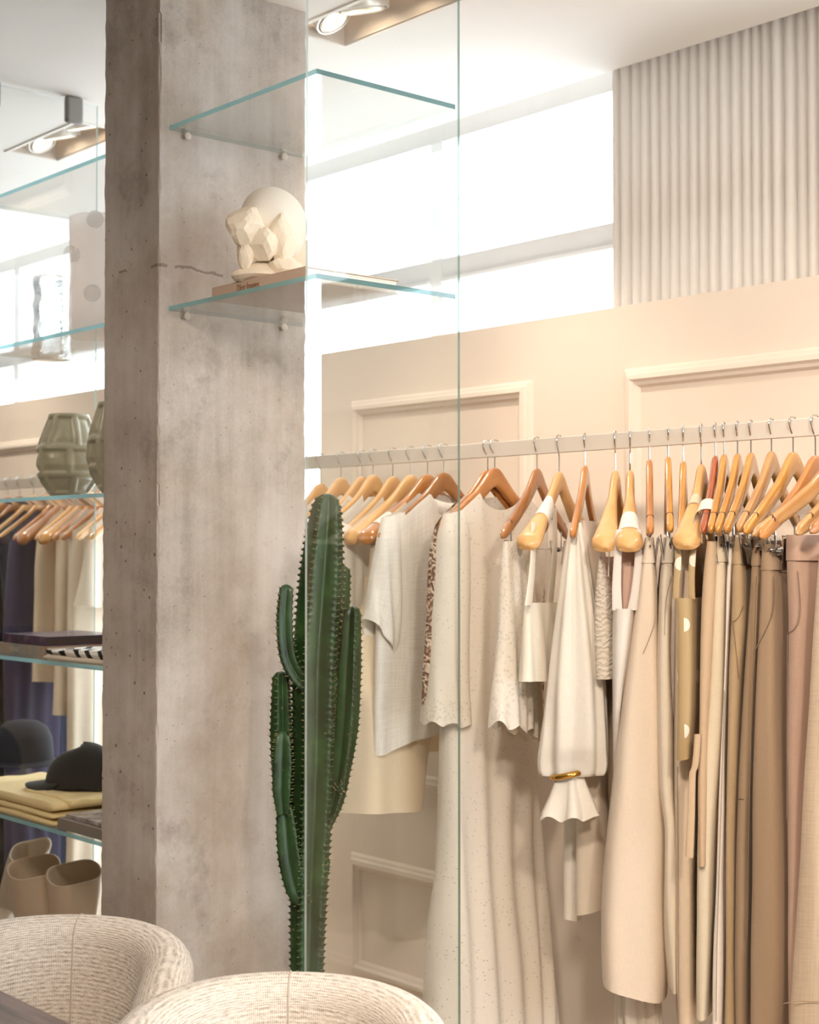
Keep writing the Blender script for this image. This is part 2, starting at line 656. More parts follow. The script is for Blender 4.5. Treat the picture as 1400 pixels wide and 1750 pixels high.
# low panelled wall in front of the glazing, with a gap behind the pillar
GAP0, GAP1 = -4.62, -3.768
struct(MB().box((X_L, Y_WALL, 0), (GAP0, Y_WALL + 0.07, Z_LEDGE)).box((GAP1, Y_WALL, 0), (-0.7, Y_WALL + 0.07, Z_LEDGE)), 'wall_back', M_wall, smooth=False)


def moulding(x0, x1, z0, z1, name):
    """picture-frame moulding: a stepped profile mitred round a rectangle on the wall face"""
    prof = [(0.0, 0.0), (0.006, 0.010), (0.014, 0.012), (0.018, 0.020), (0.030, 0.022), (0.036, 0.013), (0.044, 0.011), (0.050, 0.0)]
    corners = [(x0, z0, 1, 1), (x1, z0, -1, 1), (x1, z1, -1, -1), (x0, z1, 1, -1)]
    rows = []
    for (x, z, sx, sz) in corners + corners[:1]:
        rows.append([Vector((x + sx * a, Y_WALL - b, z + sz * a)) for a, b in prof])
    mb = MB().grid(rows, closed=False)
    return struct(mb, name, M_wall, smooth=False)


k = 0
for (x0, x1) in ((-8.95, -8.18), (-7.86, -7.09), (-6.77, -5.36), (-3.612, -2.846), (-2.525, -1.755), (-1.44, -0.85)):
    moulding(x0, x1, 0.76, 1.905, 'trim_%d' % (k + 1))
    moulding(x0, x1, 0.18, 0.545, 'trim_%d' % (k + 2))
    k += 2
struct(MB().box((X_L, Y_WALL - 0.015, 0), (GAP0, Y_WALL, 0.12)), 'baseboard_left', M_wall, smooth=False, bevel=0.004)
struct(MB().box((GAP1, Y_WALL - 0.015, 0), (-0.7, Y_WALL, 0.12)), 'baseboard_right', M_wall, smooth=False, bevel=0.004)

# glazing behind: frames and panes
MULL = [-9.22, -7.80, -6.38, -4.96, -3.54, -2.12, -0.70, 0.72, 1.7]
HEAD0, HEAD1 = Z_CEIL + 0.004, Z_CEIL + 0.10
for i in range(len(MULL) - 1):
    a, b = MULL[i], MULL[i + 1]
    fr = MB()
    fr.box((a - 0.028, Y_WIN, 0.0), (a + 0.028, Y_WIN + 0.07, HEAD1))
    fr.box((a + 0.028, Y_WIN, HEAD0), (b - 0.028, Y_WIN + 0.07, HEAD1))
    fr.box((a + 0.028, Y_WIN, 2.292), (b - 0.028, Y_WIN + 0.06, 2.362))
    fr.box((a + 0.028, Y_WIN - 0.012, 2.286), (b - 0.028, Y_WIN + 0.012, 2.298))
    fr.box((a + 0.028, Y_WIN, 0.0), (b - 0.028, Y_WIN + 0.07, 0.08))
    w = struct(fr, 'window_%d' % (i + 1), M_frame, smooth=False, bevel=0.003)
    gp = MB().box((a + 0.028, Y_WIN + 0.03, 0.08), (b - 0.028, Y_WIN + 0.036, 2.292)).box((a + 0.028, Y_WIN + 0.03, 2.362), (b - 0.028, Y_WIN + 0.036, HEAD0))
    gp.build('pane', M_pane, w, smooth=False)

# ------------------------------------------------------------------ recessed ceiling lights
M_can = plain('lamp_housing', '#cbbfb2', 0.5)
M_ring = plain('lamp_ring', '#d9d2c8', 0.3, 0.3)
M_refl = plain('lamp_reflector', '#f2ece2', 0.2, 0.6)
t_ = NT('lamp_glow')
t_.setb(Emission_Color=(1.0, 0.80, 0.58, 1), Emission_Strength=14.0)
t_.color(srgb('#fff2dd'))
M_bulb = t_.m


def ceiling_light(x0, label):
    root = empty('ceiling_light', (x0 + LLEN / 2, (LY0 + LY1) / 2, Z_CEIL), label, 'ceiling light', 'recessed three lamp ceiling lights')
    h = MB()
    e = 0.004
    zt = Z_CEIL + 0.13
    h.box((x0, LY0, Z_CEIL), (x0 + e, LY1, zt)).box((x0 + LLEN - e, LY0, Z_CEIL), (x0 + LLEN, LY1, zt))
    h.box((x0, LY0, Z_CEIL), (x0 + LLEN, LY0 + e, zt)).box((x0, LY1 - e, Z_CEIL), (x0 + LLEN, LY1, zt))
    h.box((x0, LY0, zt - e), (x0 + LLEN, LY1, zt))
    h.build('housing', M_can, root, smooth=False)
    f = MB()
    w = 0.012
    f.box((x0 - w, LY0 - w, Z_CEIL - 0.004), (x0 + LLEN + w, LY0, Z_CEIL)).box((x0 - w, LY1, Z_CEIL - 0.004), (x0 + LLEN + w, LY1 + w, Z_CEIL))
    f.box((x0 - w, LY0, Z_CEIL - 0.004), (x0, LY1, Z_CEIL)).box((x0 + LLEN, LY0, Z_CEIL - 0.004), (x0 + LLEN + w, LY1, Z_CEIL))
    f.build('frame', M_white, root, smooth=False)
    for i in range(3):
        c = Vector((x0 + (0.058, 0.172, 0.318)[i], (LY0 + LY1) / 2, Z_CEIL + 0.03))
        k_ = 0.72 if i == 0 else 1.0
        tilt = (R(13), R(-30 if i == 0 else 5), 0)
        rot = Matrix.Rotation(tilt[0], 3, 'X') @ Matrix.Rotation(tilt[1], 3, 'Y')
        mb = MB()
        mb.lathe([(0.056, 0.03), (0.056, 0.0), (0.059, -0.006), (0.065, -0.006), (0.067, 0.0), (0.067, 0.03)], (0, 0, 0), 40)
        mb.lathe([(0.045, 0.02), (0.045, -0.008), (0.049, -0.011), (0.053, -0.008), (0.053, 0.02)], (0, 0, 0), 40)
        mb.v = [tuple(rot @ (Vector(p) * k_) + c) for p in mb.v]
        ring = mb.build('lamp_ring', M_ring, root)
        rf = MB().lathe([(0.045, -0.004), (0.040, 0.012), (0.030, 0.022)], (0, 0, 0), 40)
        rf.v = [tuple(rot @ (Vector(p) * k_) + c) for p in rf.v]
        rf.build('reflector', M_refl, ring)
        bl = MB().lathe([(0.001, 0.006), (0.02, 0.008), (0.031, 0.016)], (0, 0, 0), 32, cap0=True)
        bl.v = [tuple(rot @ (Vector(p) * k_) + c) for p in bl.v]
        bl.build('bulb', M_bulb, ring)
        ld = bpy.data.lights.new('spot_lamp', 'SPOT')
        ld.energy = SPOT_W
        ld.color = SPOT_COL
        ld.spot_size = R(88)
        ld.spot_blend = 0.8
        ld.shadow_soft_size = 0.035
        lo = bpy.data.objects.new('spot_lamp', ld)
        link(lo, root, c + rot @ Vector((0, 0, -0.02)))
        lo.rotation_euler = rot.to_euler()
    return root


names = ['recessed three lamp ceiling light far down the room, hidden beyond the glass panel',
         'recessed three lamp ceiling light seen past the clipped glass panel beside the pillar',
         'recessed three lamp ceiling light at the top edge, just right of the pillar',
         'recessed three lamp ceiling light above the clothes rail, outside the top of the photo',
         'recessed three lamp ceiling light above the end of the clothes rail, off the photo']
for x, nm in zip(LIGHT_X, names): ceiling_light(x, nm)

# unseen fill spots, added on the ceiling to brighten the clothes
def fill_spot(x, y, label, aim, watts):
    c = Vector((x, y, Z_CEIL - 0.10))
    root = empty('added_fill_spot', c, label, 'added fill spot', 'added fill spots over the table')
    MB().lathe([(0.045, 0.085), (0.05, 0.095), (0.05, 0.10)], (x, y, Z_CEIL - 0.10), 32, cap0=True, cap1=True).build('mount', M_ring, root)
    MB().tube([c + Vector((0, 0, 0.09)), c], 0.008, 10).build('stem', M_ring, root)
    d = (Vector(aim) - c).normalized()
    q = d.to_track_quat('-Z', 'Y').to_matrix()
    hd = MB().lathe([(0.03, 0.07), (0.042, 0.05), (0.046, -0.03), (0.043, -0.03), (0.040, 0.0)], (0, 0, 0), 32, cap0=True)
    hd.v = [tuple(q @ Vector(p) + c) for p in hd.v]
    hd = hd.build('head', M_ring, root)
    bl = MB().lathe([(0.001, -0.004), (0.040, 0.0)], (0, 0, 0), 32, cap0=True)
    bl.v = [tuple(q @ Vector(p) + c) for p in bl.v]
    bl.build('bulb', M_bulb, hd)
    ld = bpy.data.lights.new('spot_lamp', 'SPOT')
    ld.energy = watts
    ld.color = SPOT_COL
    ld.spot_size = R(74); ld.spot_blend = 0.9; ld.shadow_soft_size = 0.10
    lo = bpy.data.objects.new('spot_lamp', ld)
    link(lo, root, c + d * 0.05)
    lo.rotation_euler = q.to_euler()


for x, ax, w, nm in ((-5.4, -5.2, 35, 'added fill spot far down the room, off the photo'), (-3.9, -3.6, 16, 'added fill spot over the table end, above the photo'),
                     (-0.75, -1.95, 120, 'added fill spot above the photographer, turned to the white clothes'), (0.5, -1.3, 120, 'added fill spot behind the photographer, turned to the trousers')):
    fill_spot(x, 0.45, nm, (ax, 2.5, 1.1), w)

# ------------------------------------------------------------------ curtain
ct = NT('curtain_cloth')
ct.color(ct.ramp(ct.noise(ct.coord('Object', (1, 1, 0.3)), 5, 3), [(0.3, srgb('#cbc1b7')), (0.7, srgb('#d3c9bf'))]))
ct.setb(Roughness=0.9)
ctl = ct.n('ShaderNodeBsdfTranslucent'); ctl.inputs['Color'].default_value = srgb('#e0d7cd')
cmx = ct.n('ShaderNodeMixShader'); cmx.inputs[0].default_value = 0.10
ct.l(ct.b.outputs[0], cmx.inputs[1]); ct.l(ctl.outputs[0], cmx.inputs[2]); ct.l(cmx.outputs[0], ct.out.inputs['Surface'])
M_curt = ct.m
cu = MB()
X0, X1 = -2.726, -1.86
rows = []
NZ, NX = 26, 620
for i in range(NZ):
    v = i / (NZ - 1)
    z = (Z_CEIL + 0.075) * (1 - v) + 0.03 * v
    row = []
    for j in range(NX):
        u = j / (NX - 1)
        ph = 2 * math.pi * 27 * u + 0.9 * noise.noise(Vector((u * 9, 0, 3))) * 2 + 0.25 * noise.noise(Vector((u * 10, v * 1.2, 1)))
        amp = 0.0185 * (0.8 + 0.5 * noise.noise(Vector((u * 14, 1, v * 0.8))))
        s = math.copysign(abs(math.sin(ph)) ** 0.85, math.sin(ph))
        row.append(Vector((X0 + (X1 - X0) * u + 0.006 * math.cos(ph), Y_CURT + amp * s + 0.004 * noise.noise(Vector((u * 30, v * 3, 0))), z)))
    rows.append(row)
cu.grid(rows, closed=False)
tag(cu.build('curtain', M_curt, angle=0), 'pleated pale grey curtain hanging at the window above the panelled wall', 'curtain')
rt = MB().box((-2.76, Y_CURT - 0.012, Z_CEIL + 0.078), (-1.8, Y_CURT + 0.012, Z_CEIL + 0.10))
tag(rt.build('curtain_track', M_white, smooth=False), 'white curtain track tucked into the ceiling slot above the curtain', 'curtain track')

# ------------------------------------------------------------------ concrete pillar
CX0, CX1, CY0, CY1 = -3.105, -2.867, 1.775, 2.177
pm = bmesh.new()
bmesh.ops.create_cube(pm, size=1.0)
bmesh.ops.scale(pm, vec=(CX1 - CX0, CY1 - CY0, Z_CEIL), verts=pm.verts)
bmesh.ops.translate(pm, vec=((CX0 + CX1) / 2, (CY0 + CY1) / 2, Z_CEIL / 2), verts=pm.verts)
ve = [e for e in pm.edges if abs(e.verts[0].co.z - e.verts[1].co.z) > 1]
bmesh.ops.bevel(pm, geom=ve, offset=0.005, segments=2, affect='EDGES', profile=0.5)
vert_edges = [e for e in pm.edges if abs(e.verts[0].co.z - e.verts[1].co.z) > 1]
bmesh.ops.subdivide_edges(pm, edges=vert_edges, cuts=420, use_grid_fill=True)
for v in pm.verts:
    dx = min(abs(v.co.x - CX0), abs(v.co.x - CX1)); dy = min(abs(v.co.y - CY0), abs(v.co.y - CY1))
    if dx < 0.004 and dy < 0.004:
        n1 = noise.noise(Vector((v.co.x * 3, v.co.y * 3, v.co.z * 45))) * 0.0018 + noise.noise(Vector((v.co.x * 3, v.co.y * 3, v.co.z * 11))) * 0.0018
        if noise.noise(Vector((v.co.x * 5, v.co.y * 5, v.co.z * 6.3))) > 0.42: n1 -= 0.0025
        cx, cy_ = (CX0 + CX1) / 2, (CY0 + CY1) / 2
        v.co.x += n1 * (1 if v.co.x > cx else -1)
        v.co.y += n1 * (1 if v.co.y > cy_ else -1)
me = bpy.data.meshes.new('concrete_pillar')
pm.to_mesh(me); pm.free()
me.materials.append(M_conc)
po = bpy.data.objects.new('concrete_pillar', me)
link(po, None, Vector((0, 0, 0)))
tag(po, 'raw concrete pillar standing between the two glass shelf units', 'pillar')

# ------------------------------------------------------------------ glass shelf units
SY0, SY1 = 1.80, 2.166
PX_R, PX_L = -2.330, -3.836


def glass_slab(name, a, b, edge_mats, parent=None, dark=5, back=()):
    """pane with clear faces; thin faces get the ground-edge materials"""
    mb = MB().box(a, b)
    dims = [b[i] - a[i] for i in range(3)]
    thin = dims.index(min(dims))
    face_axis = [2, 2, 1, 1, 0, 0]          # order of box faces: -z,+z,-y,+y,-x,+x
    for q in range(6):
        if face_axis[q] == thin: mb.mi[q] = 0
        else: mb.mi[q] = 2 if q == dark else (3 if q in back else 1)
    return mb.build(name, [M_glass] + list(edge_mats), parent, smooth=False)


def panel(x, label):
    root = empty('glass_screen', (x, (CY0 + CY1) / 2, 0), label, 'glass panel', 'upright glass side panels')
    glass_slab('pane', (x - 0.0035, CY0 - 0.004, 0.0), (x + 0.0035, CY1 - 0.008, Z_CEIL - 0.012), [M_edge_pale, M_edge_far], root, 3)
    for yy in (1.845, 2.095):
        c = MB().box((x - 0.012, yy - 0.026, Z_CEIL - 0.075), (x + 0.012, yy + 0.026, Z_CEIL))
        c.build('ceiling_clip', M_greyclip, root, bevel=0.008, bseg=3)
    return root


panel(PX_R, 'tall clear glass panel in front of the clothes rail, carrying two shelf ends')
panel(PX_L, 'tall clear glass panel with grey clips at its top, beyond the pillar')


def shelf(x0, x1, z, label, group, y0=SY0, pegs_x=None):
    root = empty('glass_shelf', ((x0 + x1) / 2, (y0 + SY1) / 2, z), label, 'glass shelf', group)
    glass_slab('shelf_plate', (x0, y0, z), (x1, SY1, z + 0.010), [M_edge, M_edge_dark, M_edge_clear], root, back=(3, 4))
    for yy in (y0 + 0.04, y0 + 0.305):
        pg = MB()
        xx = pegs_x
        sgn = 1 if xx < (x0 + x1) / 2 else -1
        rws = [[Vector((xx + sgn * a, yy + r * math.cos(q), z - 0.0085 + r * math.sin(q))) for q in [2 * math.pi * kk / 20 for kk in range(20)]] for a, r in ((0.0, 0.006), (0.009, 0.006), (0.010, 0.0085), (0.014, 0.0085), (0.016, 0.006))]
        pg.grid(rws, True, True, True)
        pg.build('shelf_peg', M_peg, root)
    return root


ZS = [1.45 + h for h in (0.9255, 0.5265, 0.1265, -0.2795, -0.688, -1.09)]
shelf(CX1 + 0.001, PX_R - 0.007, ZS[0], 'empty clear glass shelf high on the broad face of the pillar', 'glass shelves on the broad face of the pillar', pegs_x=CX1)
shelf(CX1 + 0.001, PX_R - 0.007, ZS[1], 'clear glass shelf carrying the plaster sculpture and the pink book', 'glass shelves on the broad face of the pillar', pegs_x=CX1)
for z, lb in zip(ZS, ('empty clear glass shelf below the ceiling light, past the narrow pillar side', 'clear glass shelf carrying the two knobbed vases',
                      'clear glass shelf carrying the grey green ceramic vases', 'clear glass shelf carrying the purple book and zebra print cloth',
                      'clear glass shelf carrying the yellow knit and black cap', 'clear glass shelf carrying the beige boots')):
    shelf(PX_L + 0.007, CX0 - 0.001, z, lb, 'glass shelves on the far side of the pillar', y0=1.815, pegs_x=CX0)
# ------------------------------------------------------------------ wooden table and upholstered chairs
M_table = wood('dark_oak', '#4a332a', '#8a6f63', 0.45, 0.5, 0.05)
TBX0, TBX1, TBY0, TBY1 = -3.5, -0.9, 0.28, 1.124
tb = empty('table', ((TBX0 + TBX1) / 2, (TBY0 + TBY1) / 2, 0), 'dark brown wood grained table cutting the lower left corner of the photo', 'table')
mb = MB()
n = 60
rows = []
for z in (0.722, 0.752):
    rows.append([Vector((TBX0, TBY0, z)), Vector((TBX1, TBY0, z)), Vector((TBX1, TBY1, z)), Vector((TBX0, TBY1, z))])
mb.add([p for r in rows for p in r], [(0, 3, 2, 1), (4, 5, 6, 7), (0, 1, 5, 4), (1, 2, 6, 5), (2, 3, 7, 6), (3, 0, 4, 7)],
       [[(0, 0), (0, .8), (2.6, .8), (2.6, 0)], [(0, 0), (2.6, 0), (2.6, .8), (0, .8)]] + [[(0, 0), (1, 0), (1, .03), (0, .03)]] * 4)
mb.build('table_top', M_table, tb, smooth=False, bevel=0.004)
for x in (TBX0 + 0.1, TBX1 - 0.1):
    for y in (TBY0 + 0.09, TBY1 - 0.09):
        MB().box((x - 0.03, y - 0.03, 0), (x + 0.03, y + 0.03, 0.722)).build('leg', M_table, tb, smooth=False, bevel=0.004)
mb = MB()
mb.box((TBX0 + 0.13, TBY0 + 0.075, 0.64), (TBX1 - 0.13, TBY0 + 0.097, 0.722)).box((TBX0 + 0.13, TBY1 - 0.097, 0.64), (TBX1 - 0.13, TBY1 - 0.075, 0.722))
mb.build('apron', M_table, tb, smooth=False)


def chair(cx, cy_, label, rz=0.0):
    """barrel chair, back towards +Y: a thick padded shell swept round the seat, seat cushion, four legs"""
    root = empty('barrel_chair', (cx, cy_, 0), label, 'chair', 'upholstered barrel chairs at the table')
    RC = 0.205
    ARM = 0.20
    path = []
    half = math.pi / 2 * RC + ARM
    NP = 110
    for i in range(NP):
        s = -half + 2 * half * i / (NP - 1)
        if abs(s) <= math.pi / 2 * RC:
            a = s / RC
            p = (RC * math.sin(a), RC * math.cos(a)); nrm = (math.sin(a), math.cos(a))
        else:
            sg = 1 if s > 0 else -1
            e = abs(s) - math.pi / 2 * RC
            p = (sg * (RC + 0.02 * (e / ARM)), -e); nrm = (sg, 0)
        f = abs(s) / half
        top = 0.720 - 0.13 * f ** 3
        thick = 0.043 + 0.010 * f
        if f > 0.93: top -= 0.03 * ((f - 0.93) / 0.07) ** 2
        path.append((p, nrm, top, thick, f))
    rows = []
    for (p, nrm, top, th, f) in path:
        bot = 0.29
        sec = []
        lean = 0.035
        def pt(off, z):
            lf = lean * (z - 0.40) / 0.32
            return Vector((cx + p[0] + nrm[0] * (off + lf), cy_ + p[1] + nrm[1] * (off + lf), z))
        hh = top - th
        for q in range(13):
            sec.append(pt(-th, bot + (hh - bot) * q / 12))
        for q in range(1, 12):
            a = math.pi - math.pi * q / 12
            sec.append(pt(th * math.cos(a), hh + th * math.sin(a)))
        for q in range(13):
            sec.append(pt(th, hh - (hh - bot) * q / 12))
        m = Matrix.Rotation(rz, 3, 'Z')
        c0 = Vector((cx, cy_, 0))
        rows.append([m @ (v - c0) + c0 for v in sec])
    # rounded arm ends
    def cap(rws, sgn):
        base = rws[0] if sgn < 0 else rws[-1]
        d = (rws[0][0] - rws[1][0]) if sgn < 0 else (rws[-1][0] - rws[-2][0])
        d.z = 0; d.normalize()
        mid = [(base[i] + base[len(base) - 1 - i]) / 2 for i in range(len(base))]
        out = []
        for q in (0.35, 0.65, 0.87, 0.98):
            k = math.sqrt(1 - q * q)
            out.append([mm + (b - mm) * k + d * 0.045 * q for b, mm in zip(base, mid)])
        return out
    c0, c1 = cap(rows, -1), cap(rows, 1)
    allr = list(reversed(c0)) + rows + c1
    mb = MB()
    # transpose so that U follows the sweep and V the height
    tr = [[r[j] for r in allr] for j in range(len(allr[0]))]
    mb.grid(tr, closed=False)
    sh = mb.build('backrest', M_weave, root, angle=0)
    # centre seam inside and over the back
    mid = rows[NP // 2]
    MB().tube([v + Vector((0, 0, 0.0004)) for v in mid[4:34]], 0.0017, 6).build('seam', cloth('#c3b6a8'), sh)
    m = Matrix.Rotation(rz, 3, 'Z')
    st = MB()
    rr = []
    for z, k in ((0.29, 0.93), (0.30, 0.985), (0.33, 1.0), (0.39, 1.0), (0.412, 0.975), (0.422, 0.90), (0.426, 0.6), (0.427, 0.1)):
        ring = []
        for q in range(48):
            a = 2 * math.pi * q / 48
            x = 0.157 * k * math.copysign(abs(math.cos(a)) ** 0.75, math.cos(a)); y = 0.185 * k * math.copysign(abs(math.sin(a)) ** 0.75, math.sin(a)) - 0.03
            ring.append(m @ Vector((x, y, 0)) + Vector((cx, cy_, z)))
        rr.append(ring)
    st.grid(rr, True, True, True)
    st.build('seat', M_weave, root, angle=0)
    for sx in (-1, 1):
        for sy in (-1, 1):
            a = m @ Vector((sx * 0.13, sy * 0.13 - 0.02, 0)) + Vector((cx, cy_, 0.30))
            b = m @ Vector((sx * 0.17, sy * 0.17 - 0.02, 0)) + Vector((cx, cy_, 0.0))
            MB().tube([b, a], [0.011, 0.017], 12).build('leg', M_table, root)
    return root


chair(-2.60, 1.362, 'upholstered barrel chair tucked at the table corner, further from the cactus', R(45))
chair(-1.971, 1.444, 'upholstered barrel chair nearest the cactus base, at the bottom centre', R(50))

# ------------------------------------------------------------------ cactus
CP = Vector((-2.545, 1.955, 0))
VD = Vector((-0.795, 0.607, 0)).normalized()      # looking direction, horizontal
VR = Vector((VD.y, -VD.x, 0))


def cpt(px, py, off=0.0):
    return on_plane(px, py, CP + VD * off, VD)


cac = empty('cactus', CP, 'tall dark green branching cactus growing in front of the pillar edge', 'cactus')


def stem(pts, widths, ribs=5, twist=0.3, tip=True, seedv=0):
    """pts: points along the stem; widths: radius at each; ribbed column with toothed ribs and spines"""
    P = spline(pts, 10)
    W = [w for w in np.interp(np.linspace(0, 1, len(P)), np.linspace(0, 1, len(widths)), widths)]
    L = 0
    rows, spn = [], MB()
    NC = ribs * 10
    prev = None
    per = 0.0
    dists = [0.0]
    for i in range(1, len(P)): dists.append(dists[-1] + (P[i] - P[i - 1]).length)
    tot = dists[-1]
    NS = max(14, int(tot / 0.0027))
    for q in range(NS + 1):
        d = tot * q / NS
        i = min(max(np.searchsorted(dists, d) - 1, 0), len(P) - 2)
        u = (d - dists[i]) / (dists[i + 1] - dists[i])
        p = P[i].lerp(P[i + 1], u)
        w = W[i] * (1 - u) + W[i + 1] * u
        t = (P[min(i + 2, len(P) - 1)] - P[max(i - 1, 0)]).normalized()
        a = prev - t * prev.dot(t) if prev is not None else VR - t * VR.dot(t)
        a.normalize(); prev = a
        b = t.cross(a)
        k = 1.0
        if tip:
            e = (tot - d) / (0.9 * w + 1e-6)
            if e < 1: k = math.sqrt(max(0.0, 1 - (1 - e) ** 2)) * 0.98 + 0.02
        tooth = max(0.0, math.cos(2 * math.pi * d / 0.0135)) ** 2
        row = []
        for c in range(NC):
            ang = 2 * math.pi * c / NC + twist
            rb = abs((c % 10) - 5) / 5.0          # 1 at the rib crest, 0 in the groove
            r = w * k * (0.54 + 0.42 * rb ** 1.25 + (0.15 * tooth if rb > 0.95 else 0))
            row.append(p + a * r * math.cos(ang) + b * r * math.sin(ang))
        rows.append(row)
        if q % 5 == 0 and k > 0.25:
            for rbn in range(ribs):
                for side in (-0.12, 0.12):
                    ang = 2 * math.pi * rbn / ribs + twist
                    nrm = a * math.cos(ang) + b * math.sin(ang)
                    tan = -a * math.sin(ang) + b * math.cos(ang)
                    o = p + nrm * w * k * 1.0
                    dv = (nrm + tan * side * 4 + t * 0.3).normalized() * 0.0075
                    s1 = t * 0.0009
                    s2 = tan * 0.0009
                    spn.add([o - s1, o + s1, o + s2, o + dv], [(0, 1, 3), (1, 2, 3), (2, 0, 3)])
    mb = MB().grid(rows, True, True, True)
    s = mb.build('stem', M_cactus, cac, angle=0)
    tag(spn.build('spines', M_spine, s, smooth=False), kind='stuff')
    return s


def stem_px(pts, wpx, off=0.0, **kw):
    P = [cpt(x, y, o if o is not None else off) for x, y, o in [(q + (off,) if len(q) == 2 else q) for q in pts]]
    sc_ = (P[0] - CAM).length / F_PX
    return stem(P, [w * sc_ / 2 * 1.14 for w in wpx], **kw)


base = Vector((-2.56, 1.962, 0.36))
main = [cpt(523, 2000), cpt(526, 1660), cpt(530, 1500), cpt(538, 1300), cpt(541, 1130), cpt(551, 985), cpt(557, 900), cpt(561, 843)]
scp = (main[1] - CAM).length / F_PX / 2 * 1.06
stem(main, [62 * scp, 56 * scp, 64 * scp, 72 * scp, 78 * scp, 74 * scp, 60 * scp, 38 * scp], twist=0.45)
stem_px([(553, 1200), (566, 1130), (577, 1060), (583, 965)], [24, 34, 36, 30], off=0.05, twist=0.2, ribs=4)
stem_px([(535, 1178), (510, 1158), (491, 1120), (486, 1060), (490, 998)], [30, 32, 32, 32, 26], off=-0.01, twist=0.9, ribs=4)
stem_px([(536, 1440), (500, 1400), (485, 1330), (482, 1250), (481, 1147)], [26, 32, 34, 36, 26], off=0.03, twist=0.5)
stem_px([(484, 1392), (482, 1350), (483, 1300), (484, 1249)], [22, 38, 40, 28], off=-0.03, twist=0.75, ribs=4)
stem_px([(524, 1545), (508, 1520), (497, 1470), (491, 1420), (487, 1372)], [24, 40, 46, 42, 30], off=-0.015, twist=0.7, ribs=4)
stem_px([(552, 1420), (573, 1372), (583, 1320), (593, 1240), (598, 1140), (603, 1036)], [20, 26, 30, 38, 38, 26], off=0.02, twist=0.35, ribs=4)
stem_px([(548, 1180), (572, 1168), (596, 1150)], [14, 15, 12], off=0.02, twist=0.4, tip=False)
stem_px([(577, 1352), (583, 1345), (590, 1343)], [12, 17, 12], off=0.0, twist=0.4)
stem_px([(536, 1500), (548, 1490), (553, 1478), (556, 1462)], [16, 22, 20, 12], off=-0.005, twist=0.2)
pt_ = MB()
pt_.lathe([(0.10, 0.0), (0.125, 0.02), (0.15, 0.30), (0.155, 0.325), (0.145, 0.325), (0.138, 0.29)], (CP.x, CP.y, 0.0), 56, cap0=True)
pot = empty('plant_pot', (CP.x, CP.y, 0), 'round pale plant pot holding the cactus, hidden behind the chairs', 'plant pot')
pt_.build('pot', plain('pale_terracotta', '#c9beb1', 0.8), pot)
MB().lathe([(0.001, 0.295), (0.07, 0.30), (0.141, 0.295)], (CP.x, CP.y, 0.0), 40, cap0=True).build('soil', plain('dry_soil', '#5a4a3a', 0.95, var=0.3, scale=60), pot)

# ------------------------------------------------------------------ plaster sculpture and books on the pillar shelf
ZT = ZS[1] + 0.0103
BK = empty('book', (-2.62, 1.95, ZT), 'pink hardback book lying under the plaster sculpture on the glass shelf', 'book')
M_pinkbook = plain('pink_book_cloth', '#d3b8a4', 0.7, var=0.02)
M_paper = plain('book_paper', '#efe9df', 0.8, var=0.03)
yb = 1.835
bx0, bx1 = at_y(362, 490, yb).x, at_y(523, 470, yb).x
BT = 0.030
mb = MB()
mb.box((bx0, yb + 0.004, ZT), (bx1, yb + 0.245, ZT + 0.0028)).box((bx0, yb + 0.004, ZT + BT - 0.0028), (bx1, yb + 0.245, ZT + BT))
mb.box((bx0, yb, ZT), (bx1, yb + 0.004, ZT + BT))
mb.build('cover', M_pinkbook, BK, smooth=False, bevel=0.001)
pg = MB()
for q in range(7):
    z0 = ZT + 0.0030 + q * (BT - 0.006) / 7
    pg.box((bx0 + 0.004, yb + 0.0045, z0), (bx1 - 0.004 - 0.0012 * (q % 2), yb + 0.240, z0 + (BT - 0.006) / 7 - 0.0002))
pg.build('page_block', M_paper, BK, smooth=False)
M_ink = plain('spine_lettering', '#8a5a34', 0.5)


def lettering(body, size, loc, rot, m, parent, extr=0.0003, align='LEFT', name='lettering', shear=0.0, sx=1.0):
    cu_ = bpy.data.curves.new(name, 'FONT')
    cu_.body = body
    cu_.size = size
    cu_.extrude = extr
    cu_.align_x = align
    cu_.shear = shear
    tmp = bpy.data.objects.new(name, cu_)
    COL.objects.link(tmp)
    bpy.context.view_layer.update()
    dg = bpy.context.evaluated_depsgraph_get()
    me_ = bpy.data.meshes.new_from_object(tmp.evaluated_get(dg))
    bpy.data.objects.remove(tmp)
    me_.materials.clear(); me_.materials.append(m)
    o = bpy.data.objects.new(name, me_)
    link(o, parent, Vector(loc))
    o.rotation_euler = rot
    o.scale = (sx, 1, 1)
    return o


lx = at_y(405, 492, yb).x
lettering('Dior Images', 0.021, (lx, yb - 0.0004, ZT + 0.0085), (R(90), 0, 0), M_ink, BK, sx=0.78)

SB = empty('plaster_sculpture', (-2.60, 1.92, ZT + BT), 'white plaster sculpture of a smooth dome on rough broken blocks, on the pink book', 'sculpture')
SP = Vector((-2.62, 1.93, 0))


def spt(px, py, off=0.0):
    return on_plane(px, py, SP + VD * off, VD)


